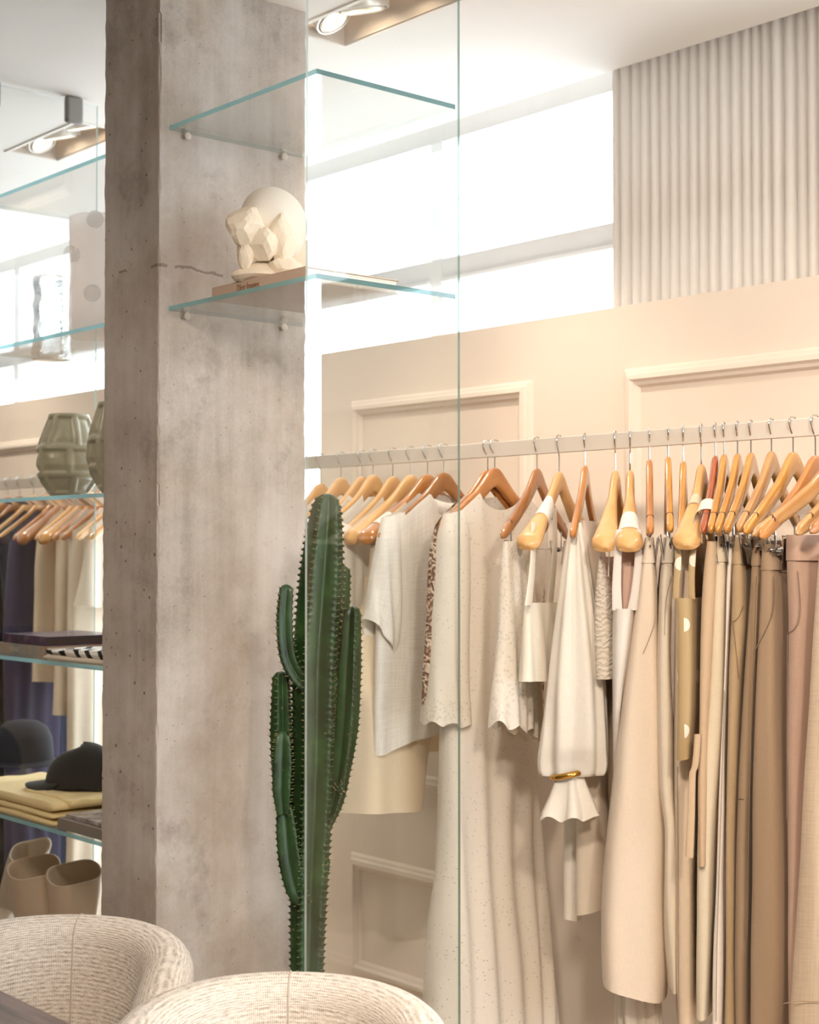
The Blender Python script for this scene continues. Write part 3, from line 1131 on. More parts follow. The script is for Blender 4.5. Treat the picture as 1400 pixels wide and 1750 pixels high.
def rock(px, py, wpx, hpx, off, seedv, name, m, jag=0.28, sub=3, dpth=None):
    c = spt(px, py, off)
    s_ = (c - CAM).length / F_PX
    b = bmesh.new()
    bmesh.ops.create_icosphere(b, subdivisions=sub, radius=1.0)
    for v in b.verts:
        n_ = v.co.normalized()
        # chop with random planes for broken facets
        r = 1.0
        rnd = random.Random(seedv)
        for q in range(13):
            pn = Vector((rnd.uniform(-1, 1), rnd.uniform(-1, 1), rnd.uniform(-1, 1))).normalized()
            dd = n_.dot(pn)
            lim = rnd.uniform(0.62, 0.92)
            if dd > 0.2: r = min(r, lim / dd)
        v.co = n_ * r * (1 + jag * 0.15 * noise.noise(n_ * 4 + Vector((seedv, 0, 0))))
    mbk = MB()
    vs_ = []
    for v in b.verts:
        vs_.append(c + VR * v.co.x * wpx * s_ / 2 * 1.12 + Vector((0, 0, 1)) * v.co.z * hpx * s_ / 2 * 1.12 + VD * v.co.y * (dpth or wpx) * s_ / 2)
    idx = {v: i for i, v in enumerate(b.verts)}
    mbk.add(vs_, [[idx[v] for v in f.verts] for f in b.faces])
    b.free()
    return mbk.build(name, m, SB, smooth=False)


# smooth dome: ellipsoid tilted and cut towards the foot
c = spt(468, 385, 0.02)
s_ = (c - CAM).length / F_PX
rows = []
for i in range(40):
    v = i / 39
    ph = -math.pi / 2 + math.pi * v
    zz = 64 * math.sin(ph)
    rr = 57 * math.cos(ph)
    if zz < 0: rr = 57 * math.cos(ph) ** 0.8 * (1 - 0.22 * (-zz / 64)); zz *= 1.15
    rows.append([c + (VR * math.cos(a) + VD * math.sin(a)) * max(rr, 0.4) * s_ + Vector((0, 0, zz * s_)) + VR * (-zz * 0.10) * s_ for a in [2 * math.pi * q / 56 for q in range(56)]])
MB().grid(rows, True, True, True).build('smooth_dome', M_plaster, SB, angle=0)
rock(424, 388, 70, 66, -0.055, 3, 'rough_block', M_plaster_warm)
rock(446, 414, 62, 70, -0.05, 11, 'rough_block', M_plaster_warm)
rock(484, 410, 44, 84, -0.05, 5, 'rough_block', M_plaster_warm)
rock(422, 432, 34, 62, -0.045, 8, 'rough_block', M_plaster_warm)
rock(448, 468, 96, 42, -0.03, 21, 'rough_base', M_plaster_warm, dpth=80)
rock(490, 459, 60, 50, -0.035, 27, 'rough_base', M_plaster_warm, dpth=80)
# cream book leaning behind the sculpture
cb_ = empty('book', (-2.615, 1.955, ZT + BT), 'cream book standing tilted behind the plaster sculpture on the pink book', 'book')
mb = MB()
mb.box((-2.625, 1.94, ZT + BT), (-2.622, 1.985, ZT + BT + 0.10)).box((-2.608, 1.94, ZT + BT), (-2.605, 1.985, ZT + BT + 0.10)).box((-2.625, 1.937, ZT + BT), (-2.605, 1.940, ZT + BT + 0.10))
mb.build('cover', plain('cream_cover', '#e2cfb8', 0.7), cb_, smooth=False)
MB().box((-2.622, 1.940, ZT + BT + 0.002), (-2.608, 1.982, ZT + BT + 0.098)).build('page_block', M_paper, cb_, smooth=False)
# ------------------------------------------------------------------ clothes rail
ZR1 = at_y(965, 746.0, Y_RAIL - 0.006).z
ZR0 = ZR1 - 0.036
RX0, RX1 = -9.0, -0.95
rl = empty('clothes_rail', ((RX0 + RX1) / 2, Y_RAIL, ZR0), 'long flat cream clothes rail running in front of the panelled wall', 'clothes rail')
MB().box((RX0, Y_RAIL - 0.006, ZR0), (RX1, Y_RAIL + 0.006, ZR1)).build('bar', M_rail, rl, smooth=False, bevel=0.0015)
for x in (RX0 + 0.05, -4.75, RX1 - 0.05):
    MB().box((x - 0.012, Y_RAIL + 0.006, ZR0 + 0.003), (x + 0.012, Y_WALL, ZR1 - 0.003)).build('bracket', M_rail, rl, smooth=False)

WOODS = {
    'honey': wood('honey_wood', '#a3642f', '#c98a4a', 0.28, 1.0, 0.6),
    'pale': wood('pale_wood', '#c9975b', '#e0b57d', 0.42, 1.0, 0.2),
    'amber': wood('amber_wood', '#ab702b', '#d19a49', 0.22, 1.0, 0.8),
    'brown': wood('brown_wood', '#8a552a', '#b2763c', 0.26, 1.0, 0.6),
    'red': wood('reddish_wood', '#8f4526', '#b8643a', 0.15, 1.0, 1.0),
    'rose': wood('rose_wood', '#a8743f', '#c99a62', 0.25, 1.0, 0.6),
}
HL = 0.222
T_X = [0, .05, .10, .16, .24, .35, .6, .85, 1.0]
T_TOP = [0, -.002, -.009, -.022, -.040, -.062, -.098, -.132, -.152]
T_BOT = [-.046, -.050, -.058, -.069, -.082, -.099, -.131, -.160, -.170]


def htop(s):
    return float(np.interp(abs(s) / HL, T_X, T_TOP)) if abs(s) <= HL else T_TOP[-1] - (abs(s) - HL) * 1.5


class H:
    pass


def hframe(neck, tip_x, ztop=None, y=None):
    """a hanger on the rail: neck position, and the direction in which its near arm points"""
    h = H()
    p = at_y(neck, y if y else 800, Y_RAIL)
    h.O = Vector((p.x, Y_RAIL, p.z if y else ZR1 - 0.062))
    vd = Vector((h.O.x, h.O.y, 0)).normalized()
    vr = Vector((vd.y, -vd.x, 0))
    lo, hi = -85, 85
    for _ in range(40):
        m = (lo + hi) / 2
        e = -vd * math.cos(R(m)) + vr * math.sin(R(m))
        if proj(h.O + e * HL * 0.985)[0] < tip_x: lo = m
        else: hi = m
    h.e = e
    h.n = Vector((0, 0, 1)).cross(h.e)          # points to the picture's right for arms that come towards us
    if h.n.dot(vr) < 0: h.n = -h.n
    return h


def hanger(h, label, wd='honey', wide=False, clips=False, notch=False, flat=0.0075, group='wooden hangers on the rail', strap=None, detail=True, ln=1.0):
    root = empty('wooden_hanger', h.O, label, 'hanger', group)
    h.root = root
    ns = 61 if detail else 33
    rows = []
    for i in range(ns):
        s = -HL + 2 * HL * i / (ns - 1)
        f = abs(s) / HL
        zt, zb = np.interp(f * ln, T_X, T_TOP), np.interp(f * ln, T_X, T_BOT)
        th = flat if not wide else 0.0095 + 0.0215 * max(0, (f - 0.25) / 0.75) ** 1.2
        if wide:
            zb -= 0.016 * max(0, (f - 0.5) / 0.5)
        zc, hh = (zt + zb) / 2, (zt - zb) / 2
        e_ = (1 - f) * HL / 0.016
        if e_ < 1:
            k_ = math.sqrt(max(0.02, 1 - (1 - e_) ** 2)); hh *= k_; th *= k_
        row = []
        pexp = 0.62 if not wide else 0.8
        for q in range(20):
            a = 2 * math.pi * q / 20
            cx_, sy_ = math.cos(a), math.sin(a)
            cx_ = math.copysign(abs(cx_) ** pexp, cx_); sy_ = math.copysign(abs(sy_) ** pexp, sy_)
            row.append(h.O + h.e * s * ln + h.n * th * cx_ + Vector((0, 0, zc + hh * sy_)))
        rows.append(row)
    # lay U along the arm
    tr = [[r[j] for r in rows] for j in list(range(20)) + [0]]
    mb = MB().grid(tr, closed=False)
    for rw in (rows[0], rows[-1]):
        mb.add(rw, [tuple(range(20))])
    mb.build('body', WOODS[wd], root, angle=50)
    def L(s, z, q=0.0):
        return h.O + h.e * s + h.n * q + Vector((0, 0, z))
    tz = ZR1 - h.O.z
    MB().tube([L(0, -0.004), L(0, tz * 0.42), L(0.003, tz * 0.52), L(0.014, tz * 0.72), L(0.0185, tz * 0.86), L(0.0165, tz + 0.0), L(0.010, tz + 0.0035), L(0, tz + 0.0045),
               L(-0.010, tz + 0.0035), L(-0.0165, tz - 0.002), L(-0.0185, tz - 0.012), L(-0.0175, tz - 0.02)], 0.0017, 8, smooth=5 if detail else 2).build('hook', M_chrome, root)
    if notch:
        for sg in (1, -1):
            s = sg * HL * 0.80
            zt = np.interp(0.80, T_X, T_TOP)
            nb = MB()
            ring = [[L(s + d, zt - 0.0066 + 0.0062 * math.sin(a) - d * 0.95 * sg, (flat + 0.0003) * math.copysign(abs(math.cos(a)) ** 0.62, math.cos(a))) for a in [math.pi * q / 12 for q in range(13)]] for d in (-0.0022, 0.0022)]
            nb.grid(ring, closed=False).build('notch', M_dark, root)
    if clips:
        MB().tube([L(0.165, -0.140), L(0.165, -0.183), L(0.16, -0.188), L(-0.16, -0.188), L(-0.165, -0.183), L(-0.165, -0.140)], 0.0018, 8, smooth=2).build('clip_bar', M_chrome, root)
        for sg in (1, -1):
            s = sg * 0.148
            cb2 = MB()
            for q in (1, -1):
                P = [L(s - 0.013, -0.168, q * 0.017), L(s + 0.013, -0.168, q * 0.017), L(s + 0.013, -0.226, q * 0.0095), L(s - 0.013, -0.226, q * 0.0095)]
                P2 = [p + h.n * q * 0.0022 for p in P]
                cb2.add(P + P2, [(0, 1, 2, 3), (7, 6, 5, 4), (0, 4, 5, 1), (1, 5, 6, 2), (2, 6, 7, 3), (3, 7, 4, 0)])
            rr = [[L(s + d, -0.190 + 0.006 * math.sin(a), 0.009 * math.cos(a)) for a in [2 * math.pi * q / 14 for q in range(14)]] for d in (-0.010, 0.010)]
            cb2.grid(rr, True, True, True)
            cb2.build('clip', M_chrome, root, smooth=False, bevel=0.0008)
    if strap:
        pass
    return h


def garment(name, mat, h, rows, mode='face', sref=0.0, d=0.02, s_rng=(0.19, -0.19), top=None, neck=None, fold=(0, 0), rad=(0, 0),
            parent=None, M=52, N=110, seed=0, p=None, fmin=0.25, hem=0.0, wob=0.004, tag_=None, cap=False, drop=0.3, edgepx=None):
    """a hanging cloth tube. rows give the outline down the garment (x left, y left, x right, y right) on the plane it hangs in;
    'face' = the cloth hangs flat along the hanger, 'edge' = we look at its narrow near end and it runs back along the hanger"""
    ctrl = []
    for i, r_ in enumerate(rows):
        if len(r_) == 3: xl, yl, xr = r_; yr = yl
        else: xl, yl, xr, yr = r_
        dd = d[i] if isinstance(d, (list, tuple)) else d
        if mode == 'face':
            a, b = on_plane(xl, yl, h.O, h.n), on_plane(xr, yr, h.O, h.n)
            ctrl.append(((a - h.O).dot(h.e), a.z, (b - h.O).dot(h.e), b.z, dd))
        else:
            q0 = h.O + h.e * sref
            a, b = on_plane(xl, yl, q0, h.e), on_plane(xr, yr, q0, h.e)
            ctrl.append(((a - h.O).dot(h.n), a.z, (b - h.O).dot(h.n), b.z, dd))
    RW = resample(ctrl, M)
    pw = p if p is not None else (0.8 if mode == 'face' else 0.42)
    mid = RW[M // 2]
    if mode == 'face': asp = abs(mid[0] - mid[2]) / 2 / max(mid[4], 1e-4)
    else: asp = abs(s_rng[0] - s_rng[1]) / max(abs(mid[2] - mid[0]), 1e-4)
    lp = superloop(N, pw, max(asp, 0.3))
    z00 = (RW[0][1] + RW[0][3]) / 2
    zlen = z00 - (RW[-1][1] + RW[-1][3]) / 2
    out = []
    for i, rw in enumerate(RW):
        v = i / (M - 1)
        g = fmin + (1 - fmin) * v
        row = []
        zr = (rw[1] + rw[3]) / 2
        for j, (sx, sy) in enumerate(lp):
            u = j / N
            if mode == 'face':
                sc0, sw = (rw[0] + rw[2]) / 2, (rw[0] - rw[2]) / 2
                s = sc0 + sw * sx
                z = rw[3] + (rw[1] - rw[3]) * (sx + 1) / 2
                q = rw[4] * sy
            else:
                q = (rw[0] + rw[2]) / 2 + (rw[2] - rw[0]) / 2 * sy
                s = (s_rng[0] + s_rng[1]) / 2 + (s_rng[0] - s_rng[1]) / 2 * sx * (rw[4] if isinstance(d, list) else 1)
                z = rw[1] + (rw[3] - rw[1]) * (sy + 1) / 2
            if fold[1]:
                q += fold[1] * g * math.sin(2 * math.pi * (fold[0] * s + 0.35 * noise.noise(Vector((seed, s * 5, z * 2.2)))) + seed)
            if rad[1]:
                w_ = rad[1] * g * math.sin(2 * math.pi * (rad[0] * u + 0.5 * noise.noise(Vector((seed + 9, u * 4, z * 1.8)))) + seed * 2)
                ln = math.hypot(sx, sy) + 1e-6
                q += w_ * sy / ln; s += w_ * sx / ln
            if wob:
                q += wob * (0.3 + 0.7 * v) * noise.noise(Vector((s * 7 + seed * 3, z * 5, sy * 1.5 + seed)))
                s += wob * (0.3 + 0.7 * v) * noise.noise(Vector((q * 20 + seed, z * 4.2, sx + seed * 5)))
            if top == 'hanger':
                zt = h.O.z + htop(s) + 0.005
                if neck and abs(s) < neck[0]:
                    dip = neck[1] if sy > 0 else neck[2]
                    zt = h.O.z + htop(neck[0]) + 0.005 - dip * (1 - (s / neck[0]) ** 2) ** 0.6
                dep = (z00 - zr) / drop
                z = z + (zt - (rw[1] + rw[3]) / 2 - (z00 - zr) * 0) * 0 + (zt - z00) * max(0, 1 - dep) ** 2
            if hem and v > 0.8:
                z += hem * ((v - 0.8) / 0.2) ** 2 * math.sin(7 * math.pi * 2 * u + seed)
            row.append(h.O + h.e * s + h.n * q + Vector((0, 0, z - h.O.z)))
        out.append(row)
    mb = MB().grid(out, True, cap0=cap)
    o = mb.build(name, mat, parent, angle=0)
    if tag_: tag(o, *tag_)
    return o, out


def seam(name, h, pts, parent, mat, sref=0.2, r=0.0008, mode='edge'):
    P = []
    for x, y in pts:
        P.append(on_plane(x, y, h.O + h.e * sref, h.e) if mode == 'edge' else on_plane(x, y, h.O + h.n * sref, h.n))
    return MB().tube(P, r, 6, smooth=4).build(name, mat, parent)


def strap_loop(h, s0, s1, mat, parent, hang=None):
    """a garment strap lying over the hanger's near arm"""
    rows = []
    for s in np.linspace(s0, s1, 8):
        f = abs(s) / HL
        th = 0.0095 + 0.0215 * max(0, (f - 0.25) / 0.75) ** 1.2 + 0.0016
        zt, zb = np.interp(f, T_X, T_TOP) + 0.002, np.interp(f, T_X, T_BOT) - 0.015
        rows.append([h.O + h.e * s + h.n * th * math.copysign(abs(math.cos(a)) ** 0.8, math.cos(a)) + Vector((0, 0, (zt + zb) / 2 + (zt - zb) / 2 * math.sin(a))) for a in [2 * math.pi * q / 28 for q in range(28)]])
    return MB().grid(rows, True).build('shoulder_strap', mat, parent)


WHITE, OFFW, CREAM, ECRU = '#f3efe8', '#e9e1d5', '#e6dac8', '#dfcfb9'
G_RAIL = 'clothes hanging in a row on the rail'

# --- hangers in the photo's right part, from the pillar outwards
h0 = hanger(hframe(548, 452, y=826), 'pale wooden hanger nearest the pillar, holding the cream top behind the cactus tip', 'pale')
h1 = hanger(hframe(583, 486, y=816), 'pale wooden hanger directly above the tip of the cactus', 'pale')
h2 = hanger(hframe(619, 520, y=814), 'pale wooden hanger just right of the cactus tip, partly behind its neighbour', 'pale')
h3 = hanger(hframe(638, 545, y=811), 'broad pale wooden hanger with bare shoulders, third hook right of the cactus tip', 'pale')
h4 = hanger(hframe(672, 580, y=814), 'pale wooden hanger holding the white kimono sleeve top', 'pale')
h5 = hanger(hframe(702, 597, y=811), 'pale wooden hanger with a long bare arm above the kimono sleeve', 'pale', wide=True)
h6 = hanger(hframe(731, 620, y=810), 'wooden hanger with a white strap over its thick arm, left of the linen shirt', 'honey', wide=True)
h7 = hanger(hframe(759, 648, y=807), 'darker brown wooden hanger holding the white linen shirt', 'brown')
h8 = hanger(hframe(834, 733, y=803), 'honey wooden hanger half hidden behind the eyelet dress hanger', 'honey', ln=0.82)
h9 = hanger(hframe(846, 742, y=799), 'honey wooden hanger holding the long white eyelet dress', 'honey', ln=0.82)
h11 = hanger(hframe(918, 858, y=800), 'brown wooden clip hanger holding the white embroidered skirt', 'brown', clips=True, notch=True)
h12 = hanger(hframe(956, 901, y=806), 'pale wooden hanger with a thick arm, holding the white tank top', 'pale', wide=True)
h13 = hanger(hframe(1000, 978, y=795), 'slim honey wooden hanger holding the white balloon sleeve blouse', 'honey')
h14 = hanger(hframe(1052, 1033, y=804), 'thick pale wooden hanger holding the shirred satin camisole', 'pale', wide=True)
h15 = hanger(hframe(1077, 1075, y=803), 'thick pale wooden hanger wrapped by the strap of the slip dress', 'pale', wide=True)
h16 = hanger(hframe(1110, 1111, y=785), 'slim honey clip hanger holding the wide cropped beige trousers', 'honey', clips=True, notch=True)
h17 = hanger(hframe(1142, 1145, y=780), 'slim amber clip hanger holding the narrow cream trousers', 'amber', clips=True, notch=True)
h18 = hanger(hframe(1168, 1163, y=788), 'slim amber clip hanger holding the sand trousers behind the polka dot top', 'amber', clips=True)
h19 = hanger(hframe(1199, 1172, y=793), 'thick pale wooden hanger holding the polka dot top', 'pale', wide=True)
h20 = hanger(hframe(1223, 1201, y=778), 'glossy reddish wooden hanger with a cream strap, right of the thick pale one', 'red', notch=True)
h21 = hanger(hframe(1238, 1214, y=776), 'amber clip hanger holding the khaki cargo trousers', 'amber', clips=True, notch=True)
h22 = hanger(hframe(1261, 1226, y=775), 'amber clip hanger holding the off white trousers', 'amber', clips=True, notch=True)
h23 = hanger(hframe(1284, 1241, y=773), 'light amber clip hanger holding the tan trousers with a scoop pocket', 'amber', clips=True, notch=True)
h24 = hanger(hframe(1319, 1262, y=771), 'rose brown wooden hanger with a beige strap, holding the olive brown trousers', 'rose', clips=True, notch=True)
h25 = hanger(hframe(1356, 1273, y=772), 'broad amber clip hanger holding the brown tailored trousers', 'amber', clips=True, notch=True)
h26 = hanger(hframe(1394, 1300, y=778), 'honey brown clip hanger holding the black trousers', 'honey', clips=True, notch=True)
h27 = hanger(hframe(1434, 1288, y=772), 'long rose brown clip hanger holding the dusty pink trousers', 'rose', clips=True, notch=True)
h28 = hanger(hframe(1472, 1361, y=768), 'rose wooden hanger cut by the photo edge, holding the big oatmeal linen garment', 'rose', notch=True)
h29 = hanger(hframe(1500, 1385, y=764), 'brown wooden hanger at the photo edge, lowest bare tip over the linen garment', 'brown', notch=True)


def gar(h, name, label, cat):
    root = empty(name, h.O, label, cat, G_RAIL)
    return root


# --- light tops behind the cactus and the glass panel
mC = cloth(CREAM, 'fine', 0.12)
mW = cloth(WHITE, 'fine', 0.15)
mWl = cloth(WHITE, 'linen', 0.15)
garment('cream_tank', mC, h0, [(455, 905, 650, 895), (450, 990, 655, 985), (446, 1250, 662, 1230)], d=0.028, top='hanger', neck=(0.075, 0.07, 0.02), fold=(14, 0.006), seed=1,
        tag_=('cream sleeveless top hanging nearest the pillar behind the cactus', 'top', G_RAIL))
garment('white_camisole', mW, h1, [(488, 895, 672, 890), (484, 980, 676, 975), (480, 1130, 680, 1125)], d=0.026, top='hanger', neck=(0.075, 0.08, 0.02), fold=(16, 0.006), seed=2,
        tag_=('white sleeveless top on the hanger directly above the cactus tip', 'top', G_RAIL))
garment('cream_blouse', cloth('#eadfce', 'fine', 0.12), h2, [(524, 893, 706, 887), (520, 980, 712, 975), (515, 1310, 718, 1290)], d=0.027, top='hanger', neck=(0.08, 0.06, 0.015), fold=(13, 0.007), seed=3,
        tag_=('long cream blouse right of the cactus tip, behind the kimono sleeve', 'blouse', G_RAIL))
garment('white_blouse', mW, h3, [(549, 890, 722, 885), (548, 980, 727, 975), (545, 1180, 735, 1170)], d=0.024, top='hanger', neck=(0.07, 0.09, 0.02), fold=(15, 0.006), seed=4,
        tag_=('white blouse on the third hook right of the cactus tip', 'blouse', G_RAIL))
g = gar(h4, 'kimono_top', 'white top with a wide kimono sleeve hanging just right of the cactus', 'top')
garment('body', mW, h4, [(584, 888, 755, 884), (596, 980, 762, 978), (618, 1110, 764, 1110), (624, 1190, 764, 1185)], d=0.024, top='hanger', neck=(0.072, 0.05, 0.0), fold=(12, 0.005), seed=5, parent=g)
garment('sleeve', mW, h4, [(578, 893, 597, 902), (573, 930, 606, 930), (569, 1000, 628, 1000), (566, 1060, 631, 1060), (566, 1112, 613, 1113)], d=0.020, fold=(22, 0.004), seed=6, parent=g, M=30, N=60)
g = gar(h5, 'strappy_slip', 'warm cream slip with a deep neckline hanging below the bare hanger arm', 'slip')
garment('body', cloth('#efdcbf', 'satin', 0.1), h5, [(625, 985, 768, 980), (618, 1100, 775, 1100), (608, 1290, 785, 1280)], d=0.022, fold=(11, 0.006), seed=7, parent=g)
for (x, y) in ((634, 880), (645, 870)):
    MB().tube([on_plane(x, y, h5.O, h5.n) + h5.n * 0.004, on_plane(x - 2, 986, h5.O, h5.n) + h5.n * 0.004], 0.0016, 6).build('strap', mC, g)
tg = MB()
pT = on_plane(638, 962, h5.O - h5.n * 0.03, h5.n)
tg.add([pT + h5.e * a + Vector((0, 0, b)) - h5.n * c for c in (0, 0.001) for a, b in ((0.008, -0.018), (-0.008, -0.018), (-0.008, 0.02), (0, 0.03), (0.008, 0.02))],
       [(0, 1, 2, 3, 4), (9, 8, 7, 6, 5), (0, 5, 6, 1), (1, 6, 7, 2), (2, 7, 8, 3), (3, 8, 9, 4), (4, 9, 5, 0)])
tg.build('swing_tag', plain('card_tag', '#efe6d8', 0.8), g, smooth=False)
g = gar(h6, 'cream_skirt_dress', 'long cream dress with a rounded hem ending above the white wall panel', 'dress')
garment('body', cloth('#e8d6bb', 'fine', 0.06), h6, [(637, 905, 800, 895), (634, 960, 800, 960), (600, 1130, 770, 1140), (580, 1260, 722, 1270), (566, 1386, 709, 1378)], d=[0.02, 0.03, 0.06, 0.075, 0.085], fold=(8, 0.005), seed=8, parent=g, top='hanger', neck=(0.09, 0.06, 0.02))
strap_loop(h6, 0.135, 0.178, mW, g)
g = gar(h7, 'linen_shirt', 'white linen shirt with a short flared sleeve, right of the cactus', 'shirt')
garment('body', mWl, h7, [(658, 880, 852, 872), (650, 940, 855, 935), (645, 1040, 850, 1040), (638, 1180, 848, 1160), (636, 1291, 842, 1200)], d=[0.022, 0.034, 0.036, 0.036, 0.036], top='hanger', neck=(0.068, 0.038, 0.012), fold=(12, 0.006), seed=9, parent=g, hem=0.004)
garment('sleeve', mWl, h7, [(655, 884, 690, 874), (645, 930, 694, 925), (635, 1000, 690, 1005), (624, 1058, 668, 1128)], d=[0.014, 0.026, 0.030, 0.034], fold=(26, 0.005), seed=10, parent=g, M=34, N=70)
cl = []
for zz, kk in ((0.0, 1.0), (0.016, 0.97), (0.030, 0.90)):
    cl.append([h7.O + h7.e * (0.066 * kk * math.cos(a)) + h7.n * (0.030 * kk * math.sin(a)) + Vector((0, 0, htop(0.066) - 0.034 + zz - 0.022 * max(0, math.sin(a)))) for a in [2 * math.pi * q / 48 for q in range(48)]])
MB().grid(cl, True).build('collar_band', mWl, g, solid=0.0015)
g = gar(h8, 'ruffled_top', 'brown printed top with tiers of small ruffles, between linen shirt and eyelet dress', 'top')
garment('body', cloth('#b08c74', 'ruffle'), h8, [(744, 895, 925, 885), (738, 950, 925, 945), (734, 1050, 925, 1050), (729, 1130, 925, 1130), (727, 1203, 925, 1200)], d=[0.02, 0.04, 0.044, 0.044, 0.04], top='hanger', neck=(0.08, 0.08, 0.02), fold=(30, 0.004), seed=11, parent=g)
g = gar(h9, 'eyelet_dress', 'long tiered white eyelet dress with wide lace edged sleeves', 'dress')
mE = cloth('#ece4d8', 'eyelet', 0.1)
garment('body', mE, h9, [(757, 880, 934, 872), (758, 950, 930, 945), (765, 1100, 915, 1100), (762, 1250, 905, 1250), (754, 1480, 915, 1470), (744, 1620, 928, 1600), (741, 1760, 935, 1740), (738, 1930, 940, 1900)],
        d=[0.022, 0.04, 0.05, 0.055, 0.065, 0.08, 0.09, 0.095], top='hanger', neck=(0.078, 0.045, 0.015), fold=(13, 0.012), seed=12, parent=g, M=80, N=150, fmin=0.08, drop=0.22)
garment('sleeve', mE, h9, [(760, 878, 800, 866), (752, 920, 806, 915), (748, 1000, 803, 1000), (741, 1120, 800, 1120), (735, 1205, 797, 1207)], d=[0.016, 0.030, 0.036, 0.040, 0.044], sref=0, fold=(22, 0.005), seed=13, parent=g, M=40, N=80)
garment('lace_cuff', cloth('#e9e1d5', 'lace', 0.1), h9, [(736, 1195, 798, 1197), (731, 1236, 800, 1240)], d=[0.046, 0.048], fold=(22, 0.005), seed=13, parent=g, M=12, N=80, fmin=1, hem=0.005)
g = gar(h11, 'embroidered_skirt', 'short white embroidered skirt with a scalloped hem, clipped to a brown hanger', 'skirt')
mEm = cloth('#efe8dd', 'lace', 0.1)
garment('body', mEm, h11, [(863, 925, 898, 925), (860, 1000, 902, 1000), (857, 1100, 905, 1100), (853, 1180, 906, 1180), (849, 1238, 907, 1258)], d=[0.012, 0.022, 0.03, 0.034, 0.036], fold=(24, 0.004), seed=14, parent=g, hem=0.008, M=48, N=120)
garment('lining', cloth('#e5d6c0', 'satin', 0.2), h11, [(872, 940, 905, 940), (870, 1150, 918, 1150), (868, 1250, 922, 1268)], d=[0.01, 0.022, 0.028], fold=(20, 0.004), seed=16, parent=g, hem=0.006, M=30, N=70)
g = gar(h12, 'tank_top', 'white tank top with a deep scooped neckline between the skirt and the balloon sleeve', 'top')
mT = cloth('#eee7da', 'fine', 0.15)
garment('body', mT, h12, [(900, 1030, 975, 1030), (898, 1090, 978, 1090), (893, 1165, 982, 1160)], d=[0.016, 0.024, 0.028], fold=(14, 0.004), seed=17, parent=g, M=30, N=80)
for (xa, ya, xb, yb_, q) in ((912, 892, 903, 1034, 0.012), (948, 868, 939, 1034, -0.012)):
    rows = []
    for t_ in np.linspace(0, 1, 14):
        x = xa + (xb - xa) * t_ + (4 if xb > 920 else 3) * math.sin(math.pi * t_)
        c_ = on_plane(x, ya + (yb_ - ya) * t_, h12.O + h12.n * q * (0.3 + 0.7 * t_), h12.n)
        w_ = 0.012 + 0.010 * t_
        rows.append([c_ + h12.e * w_ * math.cos(a) + h12.n * 0.003 * math.sin(a) for a in [2 * math.pi * k_ / 16 for k_ in range(16)]])
    MB().grid(rows, True).build('strap', mT, g)
strap_loop(h12, 0.075, 0.135, mW, g)
g = gar(h13, 'balloon_sleeve_blouse', 'long white blouse with a balloon sleeve gathered by a gold ring', 'blouse')
mB = cloth('#efe9df', 'fine', 0.12)
garment('sleeve', mB, h13, [(973, 893, 990), (968, 925, 998), (957, 1000, 1009), (945, 1090, 1022), (934, 1180, 1032), (924, 1270, 1035), (920, 1305, 1035), (926, 1328, 1026), (946, 1326, 998), (950, 1322, 995)], mode='edge', sref=0.17, s_rng=(0.205, 0.095), d=[.4, .6, .9, 1, 1, .9, .62, .45, .38, .36], rad=(9, 0.006), seed=18, parent=g, M=80, N=150, p=0.85, fmin=0.3, top=None)
garment('cuff_frill', mB, h13, [(951, 1318, 995), (946, 1340, 1000), (936, 1370, 1012), (924, 1398, 1022)], mode='edge', sref=0.17, s_rng=(0.20, 0.10), d=[.42, .55, .75, .95], rad=(6, 0.009), seed=19, parent=g, M=26, N=120, p=0.9, fmin=0.1, hem=0.006)
q0 = h13.O + h13.e * 0.15
cR = on_plane(972, 1322, q0, h13.e)
a_ = (on_plane(998, 1315, q0, h13.e) - on_plane(947, 1325, q0, h13.e)) / 2 * 1.12
ringp = [cR + a_ * math.cos(t_) + h13.e * 0.036 * math.sin(t_) for t_ in [2 * math.pi * k_ / 48 for k_ in range(49)]]
MB().tube(ringp, [0.0055 + 0.0015 * math.sin(2 * math.pi * k_ / 48) for k_ in range(49)], 12, cap=False).build('cuff_ring', M_gold, g)
garment('lower_sleeve', mB, h13, [(962, 1380, 1008), (962, 1450, 1002), (961, 1520, 996), (961, 1568, 990, 1574)], mode='edge', sref=0.02, s_rng=(0.03, -0.03), rad=(3, 0.002), seed=20, parent=g, M=26, N=60, p=0.8)
garment('body', cloth('#e4d8c8', 'fine', 0.1), h13, [(978, 890, 1010, 890), (975, 1000, 1030, 1000), (980, 1200, 1036, 1200), (982, 1400, 1036, 1400), (981, 1560, 1034, 1552)], mode='edge', sref=0.05, s_rng=(0.09, -0.18), rad=(5, 0.004), seed=21, parent=g, M=40, N=90, p=0.6)
g = gar(h14, 'satin_camisole', 'shirred ivory satin camisole on thin straps under a thick pale hanger', 'camisole')
garment('body', cloth('#ece2d4', 'shirred', 0.1), h14, [(1024, 952, 1031), (1018, 985, 1039), (1013, 1030, 1048), (1012, 1090, 1050), (1014, 1160, 1052)], mode='edge', sref=0.15, s_rng=(0.17, -0.12), seed=22, parent=g, M=36, N=90, p=0.6, wob=0.003)
for x0, x1 in ((1025, 1027), (1042, 1040)):
    q0 = h14.O + h14.e * 0.15
    MB().tube([on_plane(x0, 928, q0, h14.e), on_plane(x1, 956 if x0 < 1030 else 985, q0, h14.e)], 0.0014, 6).build('strap', mW, g)
g = gar(h15, 'slip_dress', 'long pale grey white slip dress with a deep V neckline', 'dress')
mS = cloth('#e2dcd6', 'satin', 0.08)
